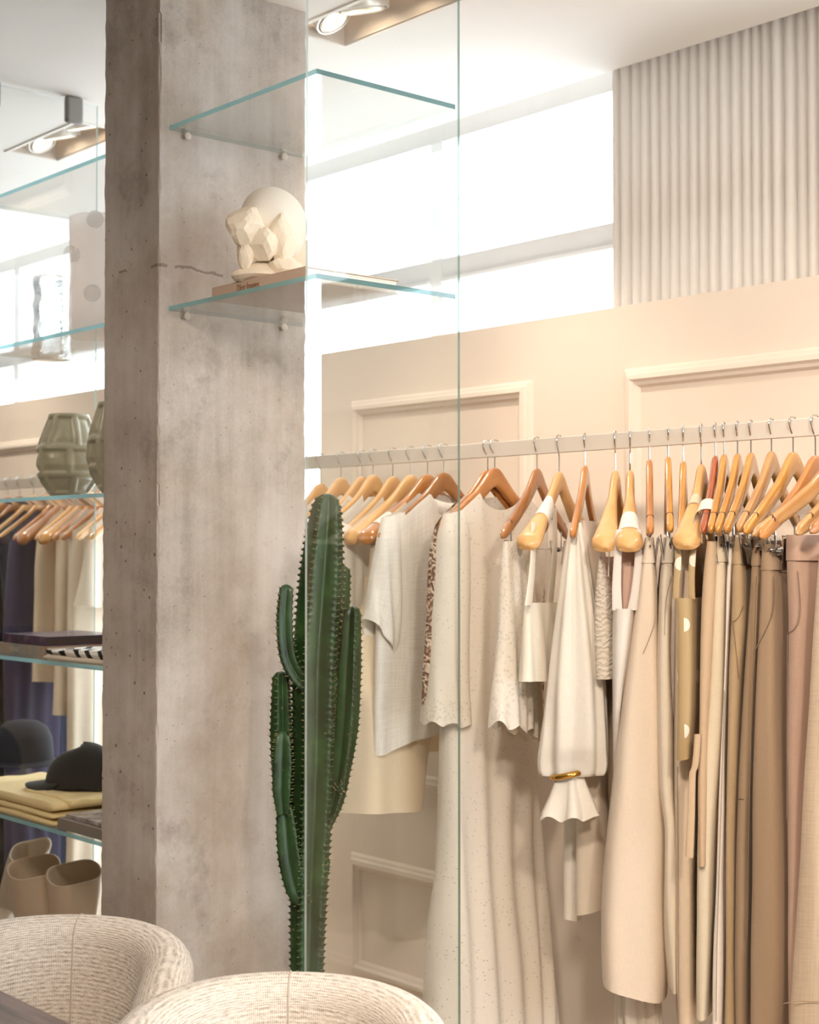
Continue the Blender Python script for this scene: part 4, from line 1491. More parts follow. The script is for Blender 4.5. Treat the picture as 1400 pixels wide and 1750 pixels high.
garment('body', mS, h15, [(1046, 1040, 1088), (1045, 1100, 1080), (1046, 1200, 1066), (1046, 1330, 1056), (1048, 1500, 1056), (1048, 1640, 1056)], mode='edge', sref=0.19, s_rng=(0.205, -0.19), d=[1, 1, .9, .5, .2, .2], rad=(18, 0.003), seed=23, parent=g, M=60, N=160, p=0.5)
q0 = h15.O + h15.e * 0.19
for pts, w0, w1 in (([(1058, 905), (1056, 950), (1054, 1000), (1055, 1043)], 0.007, 0.0105), ([(1092, 905), (1091, 960), (1086, 1010), (1080, 1043)], 0.007, 0.0095)):
    rows = []
    P = spline([on_plane(x, y, q0, h15.e) for x, y in pts], 6)
    for i, c_ in enumerate(P):
        w_ = w0 + (w1 - w0) * i / (len(P) - 1)
        rows.append([c_ + h15.n * w_ * math.cos(a) + h15.e * 0.002 * math.sin(a) for a in [2 * math.pi * k_ / 14 for k_ in range(14)]])
    MB().grid(rows, True).build('strap', mS, g)
garment('back_panel', cloth('#c9a898', 'satin'), h15, [(1056, 930, 1098), (1050, 980, 1100), (1049, 1060, 1100)], mode='edge', sref=0.15, s_rng=(0.155, -0.17), seed=24, parent=g, M=14, N=60, p=0.4)
garment('pleated_hem', cloth('#ece5dc', 'fine', 0.1), h15, [(1050, 1560, 1118), (1053, 1680, 1124), (1054, 1820, 1130)], mode='edge', sref=0.1, s_rng=(0.11, -0.19), rad=(22, 0.006), seed=25, parent=g, M=20, N=160, p=0.5, fmin=1)
strap_loop(h15, 0.13, 0.185, mW, g)


def trousers(h, name, label, col, rows, kind='fine', s_rng=(0.165, -0.165), waist=True, wb=None, rad=(3, 0.003), seed=0, pocket=None, crease=None, sref=None, cat='trousers', p=0.45):
    g = gar(h, name, label, cat)
    m = cloth(col, kind)
    sr = sref if sref is not None else s_rng[0]
    garment('legs', m, h, rows, mode='edge', sref=sr, s_rng=s_rng, rad=rad, seed=seed, parent=g, M=64, N=100, p=p, fmin=0.05)
    dk = cloth(seamcol(col), 'fine')
    if waist:
        r0 = rows[0]
        x0, y0, x1 = r0[0], r0[1], r0[2]
        x2 = np.interp(y0 + 42, [r[1] for r in rows], [r[0] for r in rows]); x3 = np.interp(y0 + 42, [r[1] for r in rows], [r[2] for r in rows])
        garment('waistband', m, h, [(x0 - 1, y0 - 2, x1 + 1), (x2 - 2.2, y0 + 42, x3 + 2.2)], mode='edge', sref=sr + 0.002, s_rng=(s_rng[0] + 0.002, s_rng[1] - 0.002), parent=g, M=8, N=100, p=p, seed=seed, wob=0)
    if pocket: seam('pocket_edge', h, pocket, g, dk, sr + 0.0015)
    if crease: seam('seam', h, crease, g, dk, sr + 0.001, 0.0008)
    return g


def seamcol(c):
    c = c.lstrip('#')
    return '#' + ''.join('%02x' % int(int(c[i:i + 2], 16) * 0.72) for i in (0, 2, 4))


trousers(h16, 'cropped_trousers', 'wide cropped beige trousers with a slanted pocket, hem above the photo bottom', '#e6d6c4',
         [(1104, 920, 1117), (1096, 958, 1121), (1086, 1030, 1126), (1075, 1110, 1129), (1060, 1220, 1134), (1046, 1350, 1138), (1031, 1500, 1141), (1025, 1610, 1141), (1027, 1692, 1139, 1722)],
         rad=(4, 0.003), seed=30, pocket=[(1122, 985), (1121, 1050), (1112, 1085), (1099, 1117)], s_rng=(0.17, -0.16))
trousers(h17, 'narrow_trousers', 'narrow cream trousers right of the wide cropped pair', '#e6dac8',
         [(1138, 920, 1155), (1130, 975, 1153), (1125, 1050, 1149), (1123, 1130, 1148), (1125, 1250, 1151), (1128, 1350, 1153), (1136, 1430, 1160), (1137, 1520, 1160), (1139, 1600, 1160), (1146, 1700, 1158)],
         rad=(5, 0.004), seed=31, crease=[(1147, 985), (1138, 1030), (1136, 1085)], s_rng=(0.165, -0.16))
trousers(h18, 'sand_trousers', 'sand coloured trousers hanging behind the polka dot top', '#dfccb5',
         [(1157, 932, 1184), (1153, 985, 1188), (1151, 1100, 1190), (1150, 1300, 1190), (1152, 1450, 1189), (1154, 1650, 1188), (1158, 1800, 1190)],
         rad=(4, 0.003), seed=32, crease=[(1158, 1310), (1159, 1500), (1160, 1745)], s_rng=(0.16, -0.16))
g = gar(h19, 'polka_dot_top', 'olive beige sleeveless top with large pale dots', 'top')
mD = cloth('#b59c74', 'dots')
garment('body', mD, h19, [(1148, 1022, 1190), (1150, 1090, 1191), (1152, 1200, 1190), (1154, 1300, 1184, 1296)], mode='edge', sref=0.195, s_rng=(0.205, -0.18), seed=33, parent=g, M=44, N=120, p=0.5, rad=(4, 0.002), wob=0.005)
q0 = h19.O + h19.e * 0.19
for pts in ([(1158, 918), (1159, 960), (1156, 1000), (1156, 1024)], [(1188, 912), (1184, 950), (1182, 990), (1183, 1024)]):
    P = spline([on_plane(x, y, q0, h19.e) for x, y in pts], 6)
    rows = [[c_ + h19.n * 0.0065 * math.cos(a) + h19.e * 0.002 * math.sin(a) for a in [2 * math.pi * k_ / 14 for k_ in range(14)]] for c_ in P]
    MB().grid(rows, True).build('strap', mD, g)
garment('back_panel', mD, h19, [(1158, 928, 1190), (1152, 980, 1190), (1151, 1050, 1190)], mode='edge', sref=0.12, s_rng=(0.13, -0.19), seed=34, parent=g, M=14, N=60, p=0.45)
strap_loop(h19, 0.085, 0.115, cloth('#cfc0a4', 'satin'), g)
g = gar(h20, 'tan_tie_dress', 'tan wrap dress with long hanging ties below the polka dot top', 'dress')
mTan = cloth('#c9ae90', 'fine')
garment('body', mTan, h20, [(1206, 925, 1228), (1199, 990, 1226), (1196, 1060, 1222), (1193, 1200, 1214), (1190, 1330, 1210), (1190, 1480, 1208)], mode='edge', sref=0.19, s_rng=(0.2, -0.17), seed=35, parent=g, M=44, N=90, p=0.45, rad=(4, 0.002))
garment('tie', mTan, h20, [(1187, 1255, 1199), (1183, 1310, 1194), (1179, 1320, 1190), (1176, 1390, 1188), (1171, 1463, 1186, 1466)], mode='edge', sref=0.215, s_rng=(0.222, 0.208), seed=36, parent=g, M=30, N=40, p=0.6)
strap_loop(h20, 0.13, 0.165, cloth('#e8dccb', 'fine'), g)
trousers(h21, 'cargo_trousers', 'light khaki cargo trousers with a long side pocket flap', '#d8cbb4',
         [(1222, 918, 1243), (1217, 985, 1243), (1214, 1060, 1241), (1210, 1130, 1240), (1204, 1210, 1238), (1195, 1310, 1232), (1188, 1400, 1225), (1186, 1500, 1220), (1185, 1610, 1216), (1186, 1745, 1212)],
         rad=(3, 0.002), seed=37, pocket=[(1219, 1020), (1212, 1022), (1208, 1100), (1206, 1150), (1213, 1143)], s_rng=(0.175, -0.16))
trousers(h22, 'off_white_trousers', 'off white trousers seen as a thin bright strip beside the khaki cargo pair', '#efe4da',
         [(1243, 925, 1256), (1239, 1000, 1250), (1237, 1100, 1244), (1234, 1200, 1241), (1228, 1320, 1239), (1222, 1450, 1238), (1217, 1600, 1237), (1212, 1760, 1236)],
         rad=(2, 0.001), seed=38, crease=[(1238, 1180), (1232, 1400), (1226, 1600), (1224, 1745)], s_rng=(0.172, -0.16), waist=False)
trousers(h23, 'tan_trousers', 'tan trousers with a curved scoop pocket, right of the thin white strip', '#b49a78',
         [(1252, 922, 1269), (1247, 970, 1272), (1244, 1050, 1275), (1241, 1150, 1268), (1238, 1300, 1262), (1237, 1500, 1258), (1236, 1780, 1258)],
         rad=(3, 0.002), seed=39, pocket=[(1270, 1035), (1264, 1052), (1256, 1061), (1250, 1060)], crease=[(1252, 1060), (1258, 1110), (1263, 1160)], s_rng=(0.175, -0.16))
trousers(h24, 'olive_brown_trousers', 'olive brown trousers between the tan pair and the brown tailored pair', '#9b8268',
         [(1283, 925, 1300), (1278, 985, 1302), (1272, 1060, 1300), (1264, 1180, 1290), (1258, 1300, 1285), (1252, 1450, 1280), (1250, 1600, 1278), (1250, 1780, 1275)],
         rad=(3, 0.002), seed=40, s_rng=(0.175, -0.16), crease=[(1262, 1365), (1271, 1366)])
strap_loop(h24, 0.115, 0.165, cloth('#cbb79c', 'fine'), h24.root) if False else None
trousers(h25, 'brown_trousers', 'brown tailored trousers with a high waistband and slanted pocket', '#a28970',
         [(1298, 932, 1318), (1294, 972, 1324), (1289, 1050, 1326), (1284, 1130, 1327), (1278, 1280, 1330), (1273, 1430, 1334), (1271, 1600, 1335), (1268, 1780, 1331)],
         rad=(3, 0.002), seed=41, pocket=[(1322, 985), (1321, 1040), (1310, 1075), (1287, 1117)], crease=[(1293, 985), (1289, 1100), (1284, 1250), (1280, 1420), (1277, 1600)], s_rng=(0.18, -0.16))
trousers(h26, 'black_trousers', 'black trousers showing as a dark gap beside the brown tailored pair', '#1b1714',
         [(1326, 945, 1342), (1326, 1050, 1344), (1328, 1250, 1346), (1330, 1450, 1346), (1328, 1780, 1344)], rad=(2, 0.001), seed=42, s_rng=(0.10, -0.17), waist=False)
trousers(h27, 'dusty_pink_trousers', 'dusty pink trousers with a wide waistband, left of the oatmeal linen garment', '#b89b8a',
         [(1337, 916, 1361), (1336, 960, 1366), (1338, 1050, 1370), (1337, 1160, 1368), (1338, 1300, 1362), (1339, 1450, 1360), (1339, 1780, 1356)],
         rad=(3, 0.002), seed=43, pocket=[(1363, 975), (1367, 1040), (1360, 1072), (1346, 1082)], crease=[(1346, 1085), (1345, 1250), (1345, 1400)], s_rng=(0.165, -0.17))
g = gar(h28, 'linen_overshirt', 'big oatmeal linen garment with a visible slub weave at the right photo edge', 'garment')
garment('body', cloth('#d3bea5', 'linen'), h28, [(1394, 925, 1440), (1386, 980, 1452), (1378, 1060, 1458), (1366, 1200, 1465), (1350, 1400, 1472), (1339, 1560, 1480), (1331, 1680, 1484), (1327, 1830, 1488)], mode='edge', sref=0.2, s_rng=(0.21, -0.18), seed=44, parent=g, M=60, N=120, p=0.5, rad=(5, 0.003))
seam('seam', h28, [(1340, 1715), (1366, 1711), (1400, 1712)], g, cloth('#a48e74', 'fine'), 0.213)
g = gar(h29, 'oatmeal_trousers', 'oatmeal trousers outside the right photo edge on the last hanger', 'trousers')
garment('legs', cloth('#c6b298', 'fine'), h29, [(1440, 925, 1475), (1450, 1100, 1490), (1470, 1400, 1510), (1480, 1780, 1520)], mode='edge', sref=0.15, s_rng=(0.16, -0.16), seed=45, parent=g, M=40, N=80, p=0.45)

# --- the same rail seen on the far side of the pillar, behind the glass shelves
G_FAR = 'wooden hangers beyond the pillar'
FAR = []
far_lab = ['bare wooden hanger at the left photo edge, first in the far row', 'wooden hanger holding the first black dress at the left photo edge', 'wooden hanger holding the charcoal dress at the left photo edge',
           'wooden hanger holding the charcoal jacket below the ceramic vases', 'wooden hanger crowded between charcoal jacket and indigo dress', 'wooden hanger holding the indigo dress',
           'wooden hanger with a long bare arm right of the indigo dress', 'wooden hanger holding the cream sleeveless top under the ceramic vases', 'wooden hanger with a white band, above the two cream tops',
           'wooden hanger holding the second cream top under the ceramic vases', 'wooden hanger holding the cream long dress beside the pillar', 'wooden hanger holding the flared cream sleeve beside the pillar',
           'wooden hanger mostly hidden by the pillar, last of the far row']
far_px = [-6, 14, 34, 58, 80, 104, 118, 142, 156, 172, 190, 212, 238]
for i, x in enumerate(far_px):
    FAR.append(hanger(hframe(x, x - 84 + (3 if i % 2 else 0)), far_lab[i], ['amber', 'honey', 'brown', 'pale'][i % 4], wide=i in (6, 8), group=G_FAR, detail=False))
G_FARG = 'clothes hanging beyond the pillar'


def fg(i, name, label, cat, col, rows, **kw):
    kw.setdefault('d', 0.03)
    garment(name, cloth(col, kw.pop('kind', 'fine')), FAR[i], rows, top='hanger', neck=kw.pop('neck', (0.07, 0.06, 0.02)), seed=50 + i, tag_=(label, cat, G_FARG), M=36, N=80, fold=(14, 0.007), **kw)


fg(1, 'black_dress', 'long black dress at the left photo edge below the far hangers', 'dress', '#23232a', [(-66, 915, 70, 905), (-70, 1100, 72, 1100), (-74, 1400, 80, 1400), (-80, 1640, 85, 1640)])
fg(2, 'charcoal_dress', 'long charcoal dress beside the black dress at the left photo edge', 'dress', '#2d2d33', [(-46, 915, 92, 905), (-40, 1100, 92, 1100), (-40, 1400, 98, 1400), (-40, 1640, 100, 1640)])
fg(3, 'charcoal_jacket', 'charcoal jacket left of the indigo dress under the far hangers', 'jacket', '#34343a', [(-24, 915, 112, 905), (-18, 1000, 112, 1000), (-18, 1160, 112, 1160)])
fg(4, 'navy_dress', 'long navy dress behind the purple book, reaching down to the boots', 'dress', '#1f2740', [(-4, 915, 140, 905), (10, 1100, 128, 1100), (12, 1400, 118, 1400), (12, 1640, 108, 1640)])
fg(5, 'indigo_dress', 'dark indigo dress with wide shoulder under the ceramic vases', 'dress', '#3b3552', [(20, 912, 160, 900), (14, 960, 140, 960), (8, 1085, 100, 1085), (10, 1300, 100, 1300), (12, 1640, 104, 1640)], d=0.036)
fg(7, 'cream_sleeveless_top', 'cream sleeveless top right of the indigo dress, hem below the zebra cloth', 'top', '#e3d2b8', [(66, 925, 196, 915), (60, 980, 190, 980), (58, 1080, 186, 1080), (56, 1165, 184, 1165)])
fg(9, 'cream_slit_top', 'second cream top, its hem lower than its neighbour', 'top', '#e6d6be', [(98, 925, 226, 915), (95, 1000, 220, 1000), (94, 1100, 216, 1100), (90, 1222, 214, 1222)])
fg(10, 'cream_long_dress', 'long cream dress seen beside the pillar through the glass shelves', 'dress', '#e8dac5', [(120, 925, 250, 915), (118, 1100, 250, 1100), (116, 1350, 262, 1350), (110, 1640, 268, 1640)], d=0.04)
fg(11, 'cream_flared_blouse', 'cream blouse with a flared sleeve beside the pillar, under the ceramic vases', 'blouse', '#eadfce', [(150, 920, 275, 912), (140, 980, 272, 980), (131, 1036, 270, 1050)], d=0.036)
# ------------------------------------------------------------------ things on the far shelves
def zs(k): return ZS[k] + 0.0103


def on_shelf(px, k, y):
    p = at_y(px, 500, y)
    return Vector((p.x, y, zs(k)))


M_crystal = NT('thick_clear_glass')
M_crystal.setb(Roughness=0.03, IOR=1.45)
M_crystal.b.inputs['Transmission Weight'].default_value = 0.92
M_crystal.color(srgb('#f2f5f5'))
M_crystal.bump(M_crystal.noise(M_crystal.coord('Object'), 45, 3), 0.7, 0.006)
M_crystal = M_crystal.m
M_frost = NT('frosted_white_glass')
M_frost.setb(Roughness=0.45)
M_frost.color(srgb('#f4efea'))
tl_ = M_frost.n('ShaderNodeBsdfTranslucent'); tl_.inputs['Color'].default_value = srgb('#f7f2ee')
mx_ = M_frost.n('ShaderNodeMixShader'); mx_.inputs[0].default_value = 0.7
M_frost.l(M_frost.b.outputs[0], mx_.inputs[1]); M_frost.l(tl_.outputs[0], mx_.inputs[2]); tp_ = M_frost.n('ShaderNodeBsdfTransparent'); m3_ = M_frost.n('ShaderNodeMixShader'); m3_.inputs[0].default_value = 0.22
M_frost.l(mx_.outputs[0], m3_.inputs[1]); M_frost.l(tp_.outputs[0], m3_.inputs[2]); M_frost.l(m3_.outputs[0], M_frost.out.inputs['Surface'])
M_frost = M_frost.m


M_knob = NT('knob_glass')
M_knob.color(srgb('#e6e6e4'))
M_knob.setb(Roughness=0.06)
tk_ = M_knob.n('ShaderNodeBsdfTransparent')
mk_ = M_knob.n('ShaderNodeMixShader'); mk_.inputs[0].default_value = 0.75
M_knob.l(M_knob.b.outputs[0], mk_.inputs[1]); M_knob.l(tk_.outputs[0], mk_.inputs[2]); M_knob.l(mk_.outputs[0], M_knob.out.inputs['Surface'])
M_knob = M_knob.m


def knob_vase(px, k, y, r, hgt, label, m, knobs, kr, name='knobbed_vase', ylean=0.0, ruffled=0):
    c = on_shelf(px, k, y)
    root = empty('knobbed_vase', c, label, 'vase')
    th = 0.006
    rf = (lambda rr, z, a: rr * (1 + ruffled * (0.6 * noise.noise(Vector((math.cos(a) * 2.2, math.sin(a) * 2.2, z * 22))) + 0.5 * math.sin(z * 95)))) if ruffled else None
    prof = [(0.001, 0), (r * 0.96, 0), (r, 0.004)] + [(r * (1.0 + 0.02 * math.sin(4 * q / 12)), hgt * q / 24) for q in range(1, 24)] + [(r + 0.001, hgt - 0.002), (r - th / 2, hgt), (r - th, hgt - 0.002)] + \
           [(r - th, hgt * q / 24) for q in range(23, 1, -1)] + [(r - th - 0.003, 0.012), (0.001, 0.010)]
    MB().lathe(prof, c, 64, rfun=rf).build('body', m, root, angle=0)
    vd = Vector((c.x, c.y, 0)).normalized()
    a0 = math.atan2(-vd.y, -vd.x)
    for (az, z) in knobs:
        a = a0 + R(az)
        nrm = Vector((math.cos(a), math.sin(a), 0))
        tg_ = Vector((-nrm.y, nrm.x, 0))
        o = c + nrm * (r - 0.001) + Vector((0, 0, z))
        rws = [[o + nrm * d + (tg_ * math.cos(q) + Vector((0, 0, 1)) * math.sin(q)) * rr for q in [2 * math.pi * kk / 24 for kk in range(24)]] for d, rr in
               ((0.0, kr * 0.8), (0.006, kr * 0.82), (0.012, kr * 0.95), (0.018, kr), (0.022, kr * 0.94), (0.024, kr * 0.75))]
        MB().grid(rws, True, True, True).build('knob', M_knob, root)
    return root


knob_vase(88, 1, 2.06, 0.052, 0.235, 'clear rippled glass vase with glass knobs, nearer the left photo edge', M_crystal,
          [(70, 0.20), (68, 0.125), (66, 0.075), (70, 0.025), (5, 0.13), (-25, 0.19), (-30, 0.09), (-60, 0.15), (20, 0.205), (35, 0.06)], 0.010, ruffled=0.10)
knob_vase(164, 1, 1.93, 0.066, 0.305, 'frosted white vase with round clear knobs, half hidden by the pillar', M_frost,
          [(34, 0.198), (33, 0.040), (-2, 0.283), (-6, 0.10), (92, 0.262), (90, 0.095), (-50, 0.2), (150, 0.15)], 0.022)


# ceramic vases with raised lattice
def lattice_vase(px, k, y, r, hgt, label, phase):
    c = on_shelf(px, k, y)
    zp = [0, 0.03, 0.10, 0.22, 0.40, 0.55, 0.70, 0.85, 0.95, 1.0]
    rp = [0.30, 0.40, 0.60, 0.84, 1.0, 0.97, 0.86, 0.70, 0.58, 0.54]
    nz, na = 96, 150
    nseg = 6
    rows = []
    for i in range(nz):
        f = i / (nz - 1)
        r0 = r * float(np.interp(f, zp, rp))
        row = []
        for j in range(na):
            a = 2 * math.pi * j / na
            zb = [0.06, 0.285, 0.60, 0.985]
            band = sum(1 for q in zb if f > q)
            dz = min(abs(f - q) for q in zb) * hgt
            sft = 0.35 * noise.noise(Vector((band * 3.1, phase, 0)))
            t_ = ((a / (2 * math.pi)) * nseg + sft + phase) % 1
            da = min(t_, 1 - t_) * 2 * math.pi * r0 / nseg
            dist = min(dz, da)
            # soft rib: raised band about 11 mm wide, panel bulges slightly in its middle
            rib = 1 / (1 + math.exp((dist - 0.0085) / 0.0016))
            inner = min(1, max(0, (dist - 0.01) / 0.02))
            rr = r0 + 0.0095 * rib + 0.004 * inner
            row.append(c + Vector((rr * math.cos(a), rr * math.sin(a), f * hgt)))
        rows.append(row)
    # inside wall
    for i in range(nz - 1, nz - 30, -3):
        f = i / (nz - 1)
        r0 = r * float(np.interp(f, zp, rp)) - 0.004
        rows.append([c + Vector((r0 * math.cos(2 * math.pi * j / na), r0 * math.sin(2 * math.pi * j / na), f * hgt)) for j in range(na)])
    t = NT('celadon_glaze')
    f_ = t.noise(t.coord('Object'), 10, 4)
    t.color(t.ramp(f_, [(0.3, srgb('#a5a288')), (0.7, srgb('#c3bea4'))]))
    t.setb(Roughness=0.3)
    root = empty('ceramic_vase', c, label, 'vase')
    MB().grid(rows, True, True, False).build('body', t.m, root, angle=0)
    bd = MB()
    vd = Vector((c.x, c.y, 0)).normalized(); vr = Vector((vd.y, -vd.x, 0))
    bc = c + Vector((0, 0, hgt * 0.955)) - vd * r * 0.5 + vr * r * 0.26
    bd.grid([[bc + Vector((0.009 * math.cos(p_) * math.cos(q), 0.009 * math.cos(p_) * math.sin(q), 0.009 * math.sin(p_))) for q in [2 * math.pi * kk / 16 for kk in range(16)]] for p_ in np.linspace(-1.5, 1.5, 9)], True, True, True)
    bd.build('bead', t.m, root, angle=0)


lattice_vase(119, 2, 2.02, 0.082, 0.232, 'grey green ceramic vase with a raised lattice, fully visible left of the pillar', 0.30)
lattice_vase(199, 2, 1.905, 0.062, 0.225, 'grey green lattice vase nearly hidden behind the pillar edge', 0.1)


# books and zebra cloth
def book(x0, x1, y0, y1, z0, z1, label, mcov, rz=0.0, spine='-y', name='book', mpage=None):
    c = Vector(((x0 + x1) / 2, (y0 + y1) / 2, z0))
    root = empty(name, c, label, 'book')
    mb = MB()
    t = 0.0025
    mb.box((x0, y0, z0), (x1, y1, z0 + t)).box((x0, y0, z1 - t), (x1, y1, z1)).box((x0, y0, z0 + t), (x1, y0 + t, z1 - t))
    mb.build('cover', mcov, root, smooth=False)
    MB().box((x0 + 0.003, y0 + t, z0 + t), (x1 - 0.003, y1 - 0.004, z1 - t)).build('page_block', mpage or M_paper, root, smooth=False)
    return root


zb0 = zs(3)
M_purple = NT('purple_book_cover')
M_purple.color(M_purple.ramp(M_purple.noise(M_purple.coord('Object'), 14, 4), [(0.35, srgb('#2e2533')), (0.5, srgb('#4a3050')), (0.6, srgb('#5b4a5c')), (0.75, srgb('#37303a'))]))
M_purple.setb(Roughness=0.25); M_purple = M_purple.m
M_grey_cov = NT('muted_book_cover')
M_grey_cov.color(M_grey_cov.ramp(M_grey_cov.noise(M_grey_cov.coord('Object', (1, 1, 0.2)), 12, 3), [(0.35, srgb('#8b8d8c')), (0.5, srgb('#a89b8b')), (0.6, srgb('#a87a58')), (0.75, srgb('#97a0a2'))]))
M_grey_cov.setb(Roughness=0.5); M_grey_cov = M_grey_cov.m
yk = 1.875
xb1 = at_y(80, 1108, yk).x
lowb = book(xb1 - 0.26, xb1 + 0.01, yk - 0.006, yk + 0.235, zb0, zb0 + 0.026, 'muted grey and orange book lying at the bottom under the purple book', M_grey_cov)
lettering('MONET', 0.017, (at_y(20, 1120, yk).x, yk - 0.0064, zb0 + 0.006), (R(90), 0, 0), plain('worn_lettering', '#c9bfae', 0.6), lowb)
upb = book(xb1 - 0.245, xb1, yk, yk + 0.225, zb0 + 0.0262, zb0 + 0.0262 + 0.024, 'dark purple book lying on top of the muted grey book', M_purple, mpage=plain('dark_page_edges', '#40322f', 0.5))

t = NT('zebra_print')
wv = t.n('ShaderNodeTexWave', wave_type='BANDS', bands_direction='DIAGONAL')
wv.inputs['Scale'].default_value = 9.5
wv.inputs['Distortion'].default_value = 3.2
wv.inputs['Detail'].default_value = 1
wv.inputs['Detail Scale'].default_value = 1.2
t.l(t.coord('Object'), wv.inputs['Vector'])
t.color(t.ramp(wv.outputs['Fac'], [(0.0, srgb('#111010')), (0.34, srgb('#111010')), (0.38, srgb('#f2efe9')), (1, srgb('#f2efe9'))]))
t.setb(Roughness=0.7)
M_zebra = t.m
x0z, x1z = at_y(79, 1130, 1.83).x, CX0 - 0.012
x0z = max(x0z, xb1 + 0.016)


def folded(x0, x1, y0, y1, z0, z1, mat, name, parent=None, seedv=0, bulge=0.004, nx=40, ny=30, slope=0.0):
    rows = []
    def prof():
        out = []
        for q in range(ny): out.append((q / (ny - 1), 1))
        for q in range(7): out.append((1 + 0.02 * math.sin(math.pi * (q + 0.5) / 7), 1 - (q + 0.5) / 7 * 2))
        for q in range(ny): out.append((1 - q / (ny - 1), -1))
        for q in range(7): out.append((-0.02 * math.sin(math.pi * (q + 0.5) / 7), -1 + (q + 0.5) / 7 * 2))
        return out
    pf = prof()
    for i in range(nx):
        u = i / (nx - 1)
        k_ = min(1, min(u, 1 - u) * 16)
        row = []
        for (v, tb_) in pf:
            vv = min(max(v, 0), 1)
            x = x0 + (x1 - x0) * u
            y = y0 + (y1 - y0) * v
            zc, hh = (z0 + z1) / 2, (z1 - z0) / 2
            hh *= (0.35 + 0.65 * k_ ** 0.5)
            z = zc + hh * tb_
            if tb_ > 0:
                z += bulge * noise.noise(Vector((u * 4 + seedv, vv * 3, seedv))) - slope * (1 - u) * (z1 - z0)
            row.append(Vector((x, y, max(z, z0))))
        rows.append(row)
    return MB().grid(rows, True, True, True).build(name, mat, parent, angle=0)


g = empty('folded_scarf', ((x0z + x1z) / 2, 1.95, zb0), 'folded zebra print scarf with a cream underside, beside the pillar', 'scarf')
folded(x0z, x1z, 1.825, 2.05, zb0, zb0 + 0.013, cloth('#dccfbd'), 'cream_underside', g, 3, 0.002)
folded(x0z + 0.004, x1z, 1.828, 2.05, zb0 + 0.0135, zb0 + 0.036, M_zebra, 'zebra_print_top', g, 5, 0.006, slope=0.5)

# yellow knit, cap, hat, photo books
zk = zs(4)
M_yel = cloth('#e8d39c', 'fine')
g = empty('folded_knit', (at_y(40, 1400, 1.95).x, 1.95, zk), 'folded pale yellow knit in three layers at the front of the shelf', 'knitwear')
xk0, xk1 = at_y(-70, 1400, 1.83).x, at_y(98, 1410, 1.83).x
for q, (dx, dh) in enumerate(((0.0, 0.014), (-0.006, 0.014), (-0.012, 0.022))):
    z0_ = zk + q * 0.0165
    folded(xk0 - 0.004 * q, xk1 + dx, 1.824 + 0.003 * q, 2.06, z0_, z0_ + dh, M_yel, 'folded_layer', g, 11 + q, 0.005)
ztop_ = zk + 2 * 0.0165 + 0.022
xs0 = at_y(60, 1380, 1.90).x
folded(xs0, at_y(124, 1385, 1.87).x, 1.87, 2.06, zk + 0.0395, zk + 0.062, M_yel, 'sleeve_layer', g, 20, 0.006)
M_bookg = plain('grey_book_cloth', '#8a8178', 0.4, var=0.03)
bxa, bxb = at_y(101, 1420, 1.83).x, CX0 - 0.010
gb = book(bxa, bxb, 1.826, 2.06, zk, zk + 0.026, 'grey hardback book under the photo print, beside the pillar', M_bookg)
M_photo = NT('silver_photo_print')
M_photo.color(M_photo.ramp(M_photo.noise(M_photo.coord('Object'), 18, 5, 0.7), [(0.35, srgb('#7f7774')), (0.55, srgb('#b5aca6')), (0.7, srgb('#d4ccc4'))]))
M_photo.setb(Roughness=0.25); M_photo = M_photo.m
g2 = empty('photo_book', ((bxa + bxb) / 2, 1.95, zk + 0.0262), 'silver grey photo book lying on the grey hardback', 'book')
MB().box((bxa + 0.014, 1.84, zk + 0.0262), (bxb, 2.05, zk + 0.036)).build('cover', M_photo, g2, smooth=False, bevel=0.001)

M_cap = cloth('#2b2926', 'linen')
zc_ = zk + 0.062
cc = Vector((at_y(142, 1330, 1.99).x, 1.99, zc_ + 0.004))
g = empty('cap', cc, 'dark charcoal baseball cap lying tilted on the yellow knit', 'cap')
dv = Vector((-0.85, -0.5, 0)).normalized(); dr = Vector((-dv.y, dv.x, 0))
rows = []
for i in range(22):
    ph = R(90) * i / 21
    rows.append([cc + (dv * math.cos(a) * 0.098 + dr * math.sin(a) * 0.078) * max(0.02, math.cos(ph) ** 0.75) * (1 + 0.03 * math.sin(3 * a)) + Vector((0, 0, 0.105 * math.sin(ph) * (1 - 0.10 * math.cos(a)) + 0.02 * math.cos(a) * 0)) for a in [2 * math.pi * q / 64 for q in range(64)]])
MB().grid(rows, True, False, True).build('crown', M_cap, g, angle=0, solid=0.002)
rows = []
for i in range(10):
    f = i / 9
    rows.append([cc + dv * (0.085 * math.cos(a) + 0.078 * f * math.cos(a) ** 0.6) + dr * (0.08 * math.sin(a)) * (1 + 0.05 * f) + Vector((0, 0, 0.010 - 0.012 * f + 0.004 - 0.010 * (math.sin(a) ** 2) * f)) for a in np.linspace(-1.25, 1.25, 30)])
MB().grid(rows, False).build('brim', M_cap, g, angle=0, solid=0.004)
MB().lathe([(0.001, 0.006), (0.006, 0.004), (0.007, 0.0)], cc + Vector((0, 0, 0.104)), 16, cap0=True).build('button', M_cap, g)
tgp = cc + dr * -0.0 + Vector((0, 0, 0))
hc = Vector((at_y(52, 1330, 2.10).x - 0.02, 2.085, zc_))
g = empty('felt_hat', hc, 'dark navy round crowned hat behind the cap, at the left photo edge', 'hat')
M_hat = plain('navy_felt', '#1a1c28', 0.9)
MB().lathe([(0.088, 0.0), (0.089, 0.03), (0.084, 0.075), (0.07, 0.105), (0.045, 0.122), (0.001, 0.128)], hc, 56, cap1=True).build('crown', M_hat, g, angle=0)
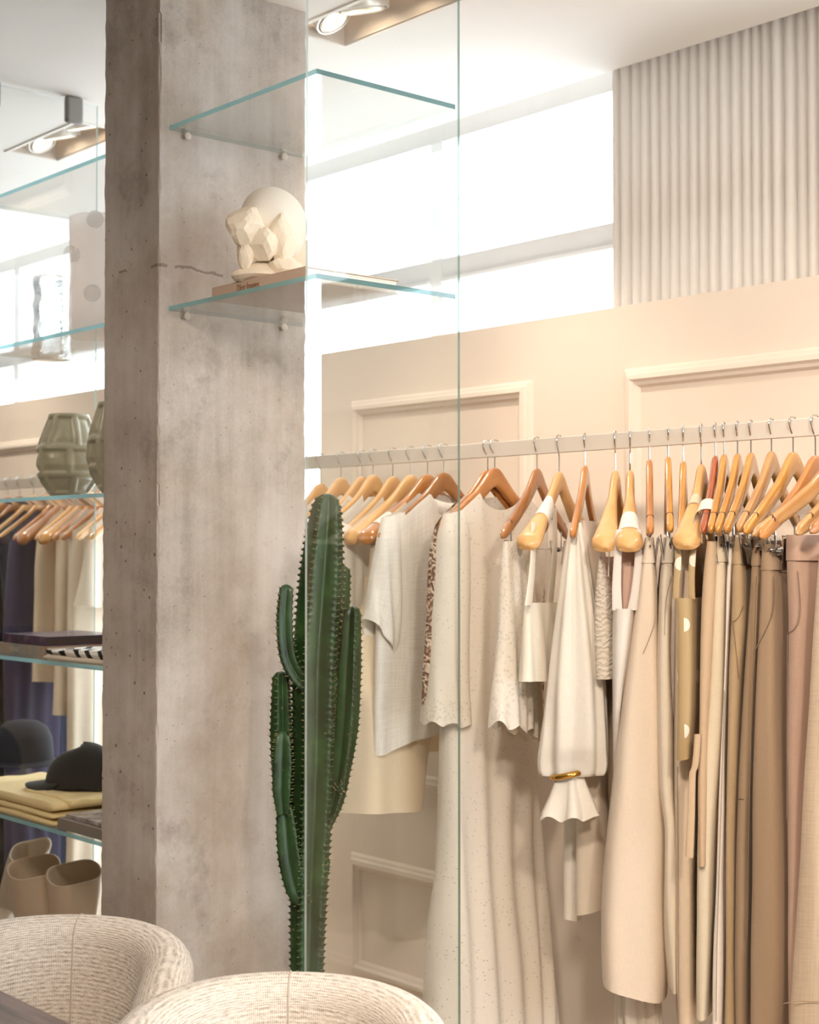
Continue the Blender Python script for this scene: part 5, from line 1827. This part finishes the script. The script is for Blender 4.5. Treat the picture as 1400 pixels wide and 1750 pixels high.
MB().lathe([(0.086, 0.012), (0.10, 0.003), (0.115, 0.001), (0.115, 0.0035), (0.10, 0.006), (0.086, 0.016)], hc, 56).build('brim', M_hat, g, angle=0)

# beige boots on the lowest shelf
M_boot = plain('beige_leather', '#c6b39c', 0.55, var=0.05)
M_sole = plain('boot_sole', '#7d6a56', 0.6)


def boot(px, y, hgt, label, yaw, lean=0.0, rw=0.062, rd=0.052, scoop=0.022):
    c = on_shelf(px, 5, y)
    root = empty('boot', c, label, 'boot', None)
    f = Vector((math.cos(yaw), math.sin(yaw), 0)); s = Vector((-f.y, f.x, 0))
    rows = []
    for i in range(40):
        v = i / 39
        z = 0.07 + (hgt - 0.07) * v
        k_ = np.interp(v, [0, 0.12, 0.4, 0.75, 1.0], [0.62, 0.66, 0.86, 1.0, 1.06])
        off = s * lean * v
        rows.append([c + off + f * rd * k_ * math.cos(a) + s * rw * k_ * math.sin(a) + Vector((0, 0, z + -scoop * v ** 6 * math.cos(a) + 0.004 * v * math.sin(a * 3))) for a in [2 * math.pi * q / 56 for q in range(56)]])
    MB().grid(rows, True).build('shaft', M_boot, root, angle=0, solid=0.004)
    rows = []
    for i in range(26):
        v = i / 25
        d = -0.045 + 0.215 * v
        hh = np.interp(v, [0, 0.1, 0.3, 0.5, 0.8, 0.95, 1], [0.055, 0.085, 0.082, 0.055, 0.034, 0.024, 0.006])
        ww = np.interp(v, [0, 0.1, 0.35, 0.7, 0.92, 1], [0.018, 0.03, 0.032, 0.040, 0.028, 0.006])
        rows.append([c + f * d + s * ww * math.cos(a) + Vector((0, 0, 0.012 + hh / 2 + hh / 2 * math.sin(a))) for a in [2 * math.pi * q / 30 for q in range(30)]])
    MB().grid(rows, True, True, True).build('foot', M_boot, root, angle=0)
    rows = []
    pts = [(-0.048, 0.022), (-0.02, 0.032), (0.05, 0.033), (0.11, 0.041), (0.15, 0.03), (0.172, 0.006)]
    lo = [c + f * a + s * b for a, b in pts] + [c + f * a - s * b for a, b in reversed(pts)]
    MB().grid([lo, [p + Vector((0, 0, 0.012)) for p in lo]], True, True, True).build('sole', M_sole, root, smooth=False)
    return root


boot(22, 2.00, 0.245, 'beige tall boot with its shaft leaning left, at the left photo edge', R(300), lean=0.07, rw=0.052)
boot(64, 1.93, 0.245, 'beige tall boot standing upright in the middle of the three', R(310), rw=0.066)
boot(132, 1.96, 0.25, 'beige tall boot closest to the pillar, its round opening visible', R(315), rw=0.066)
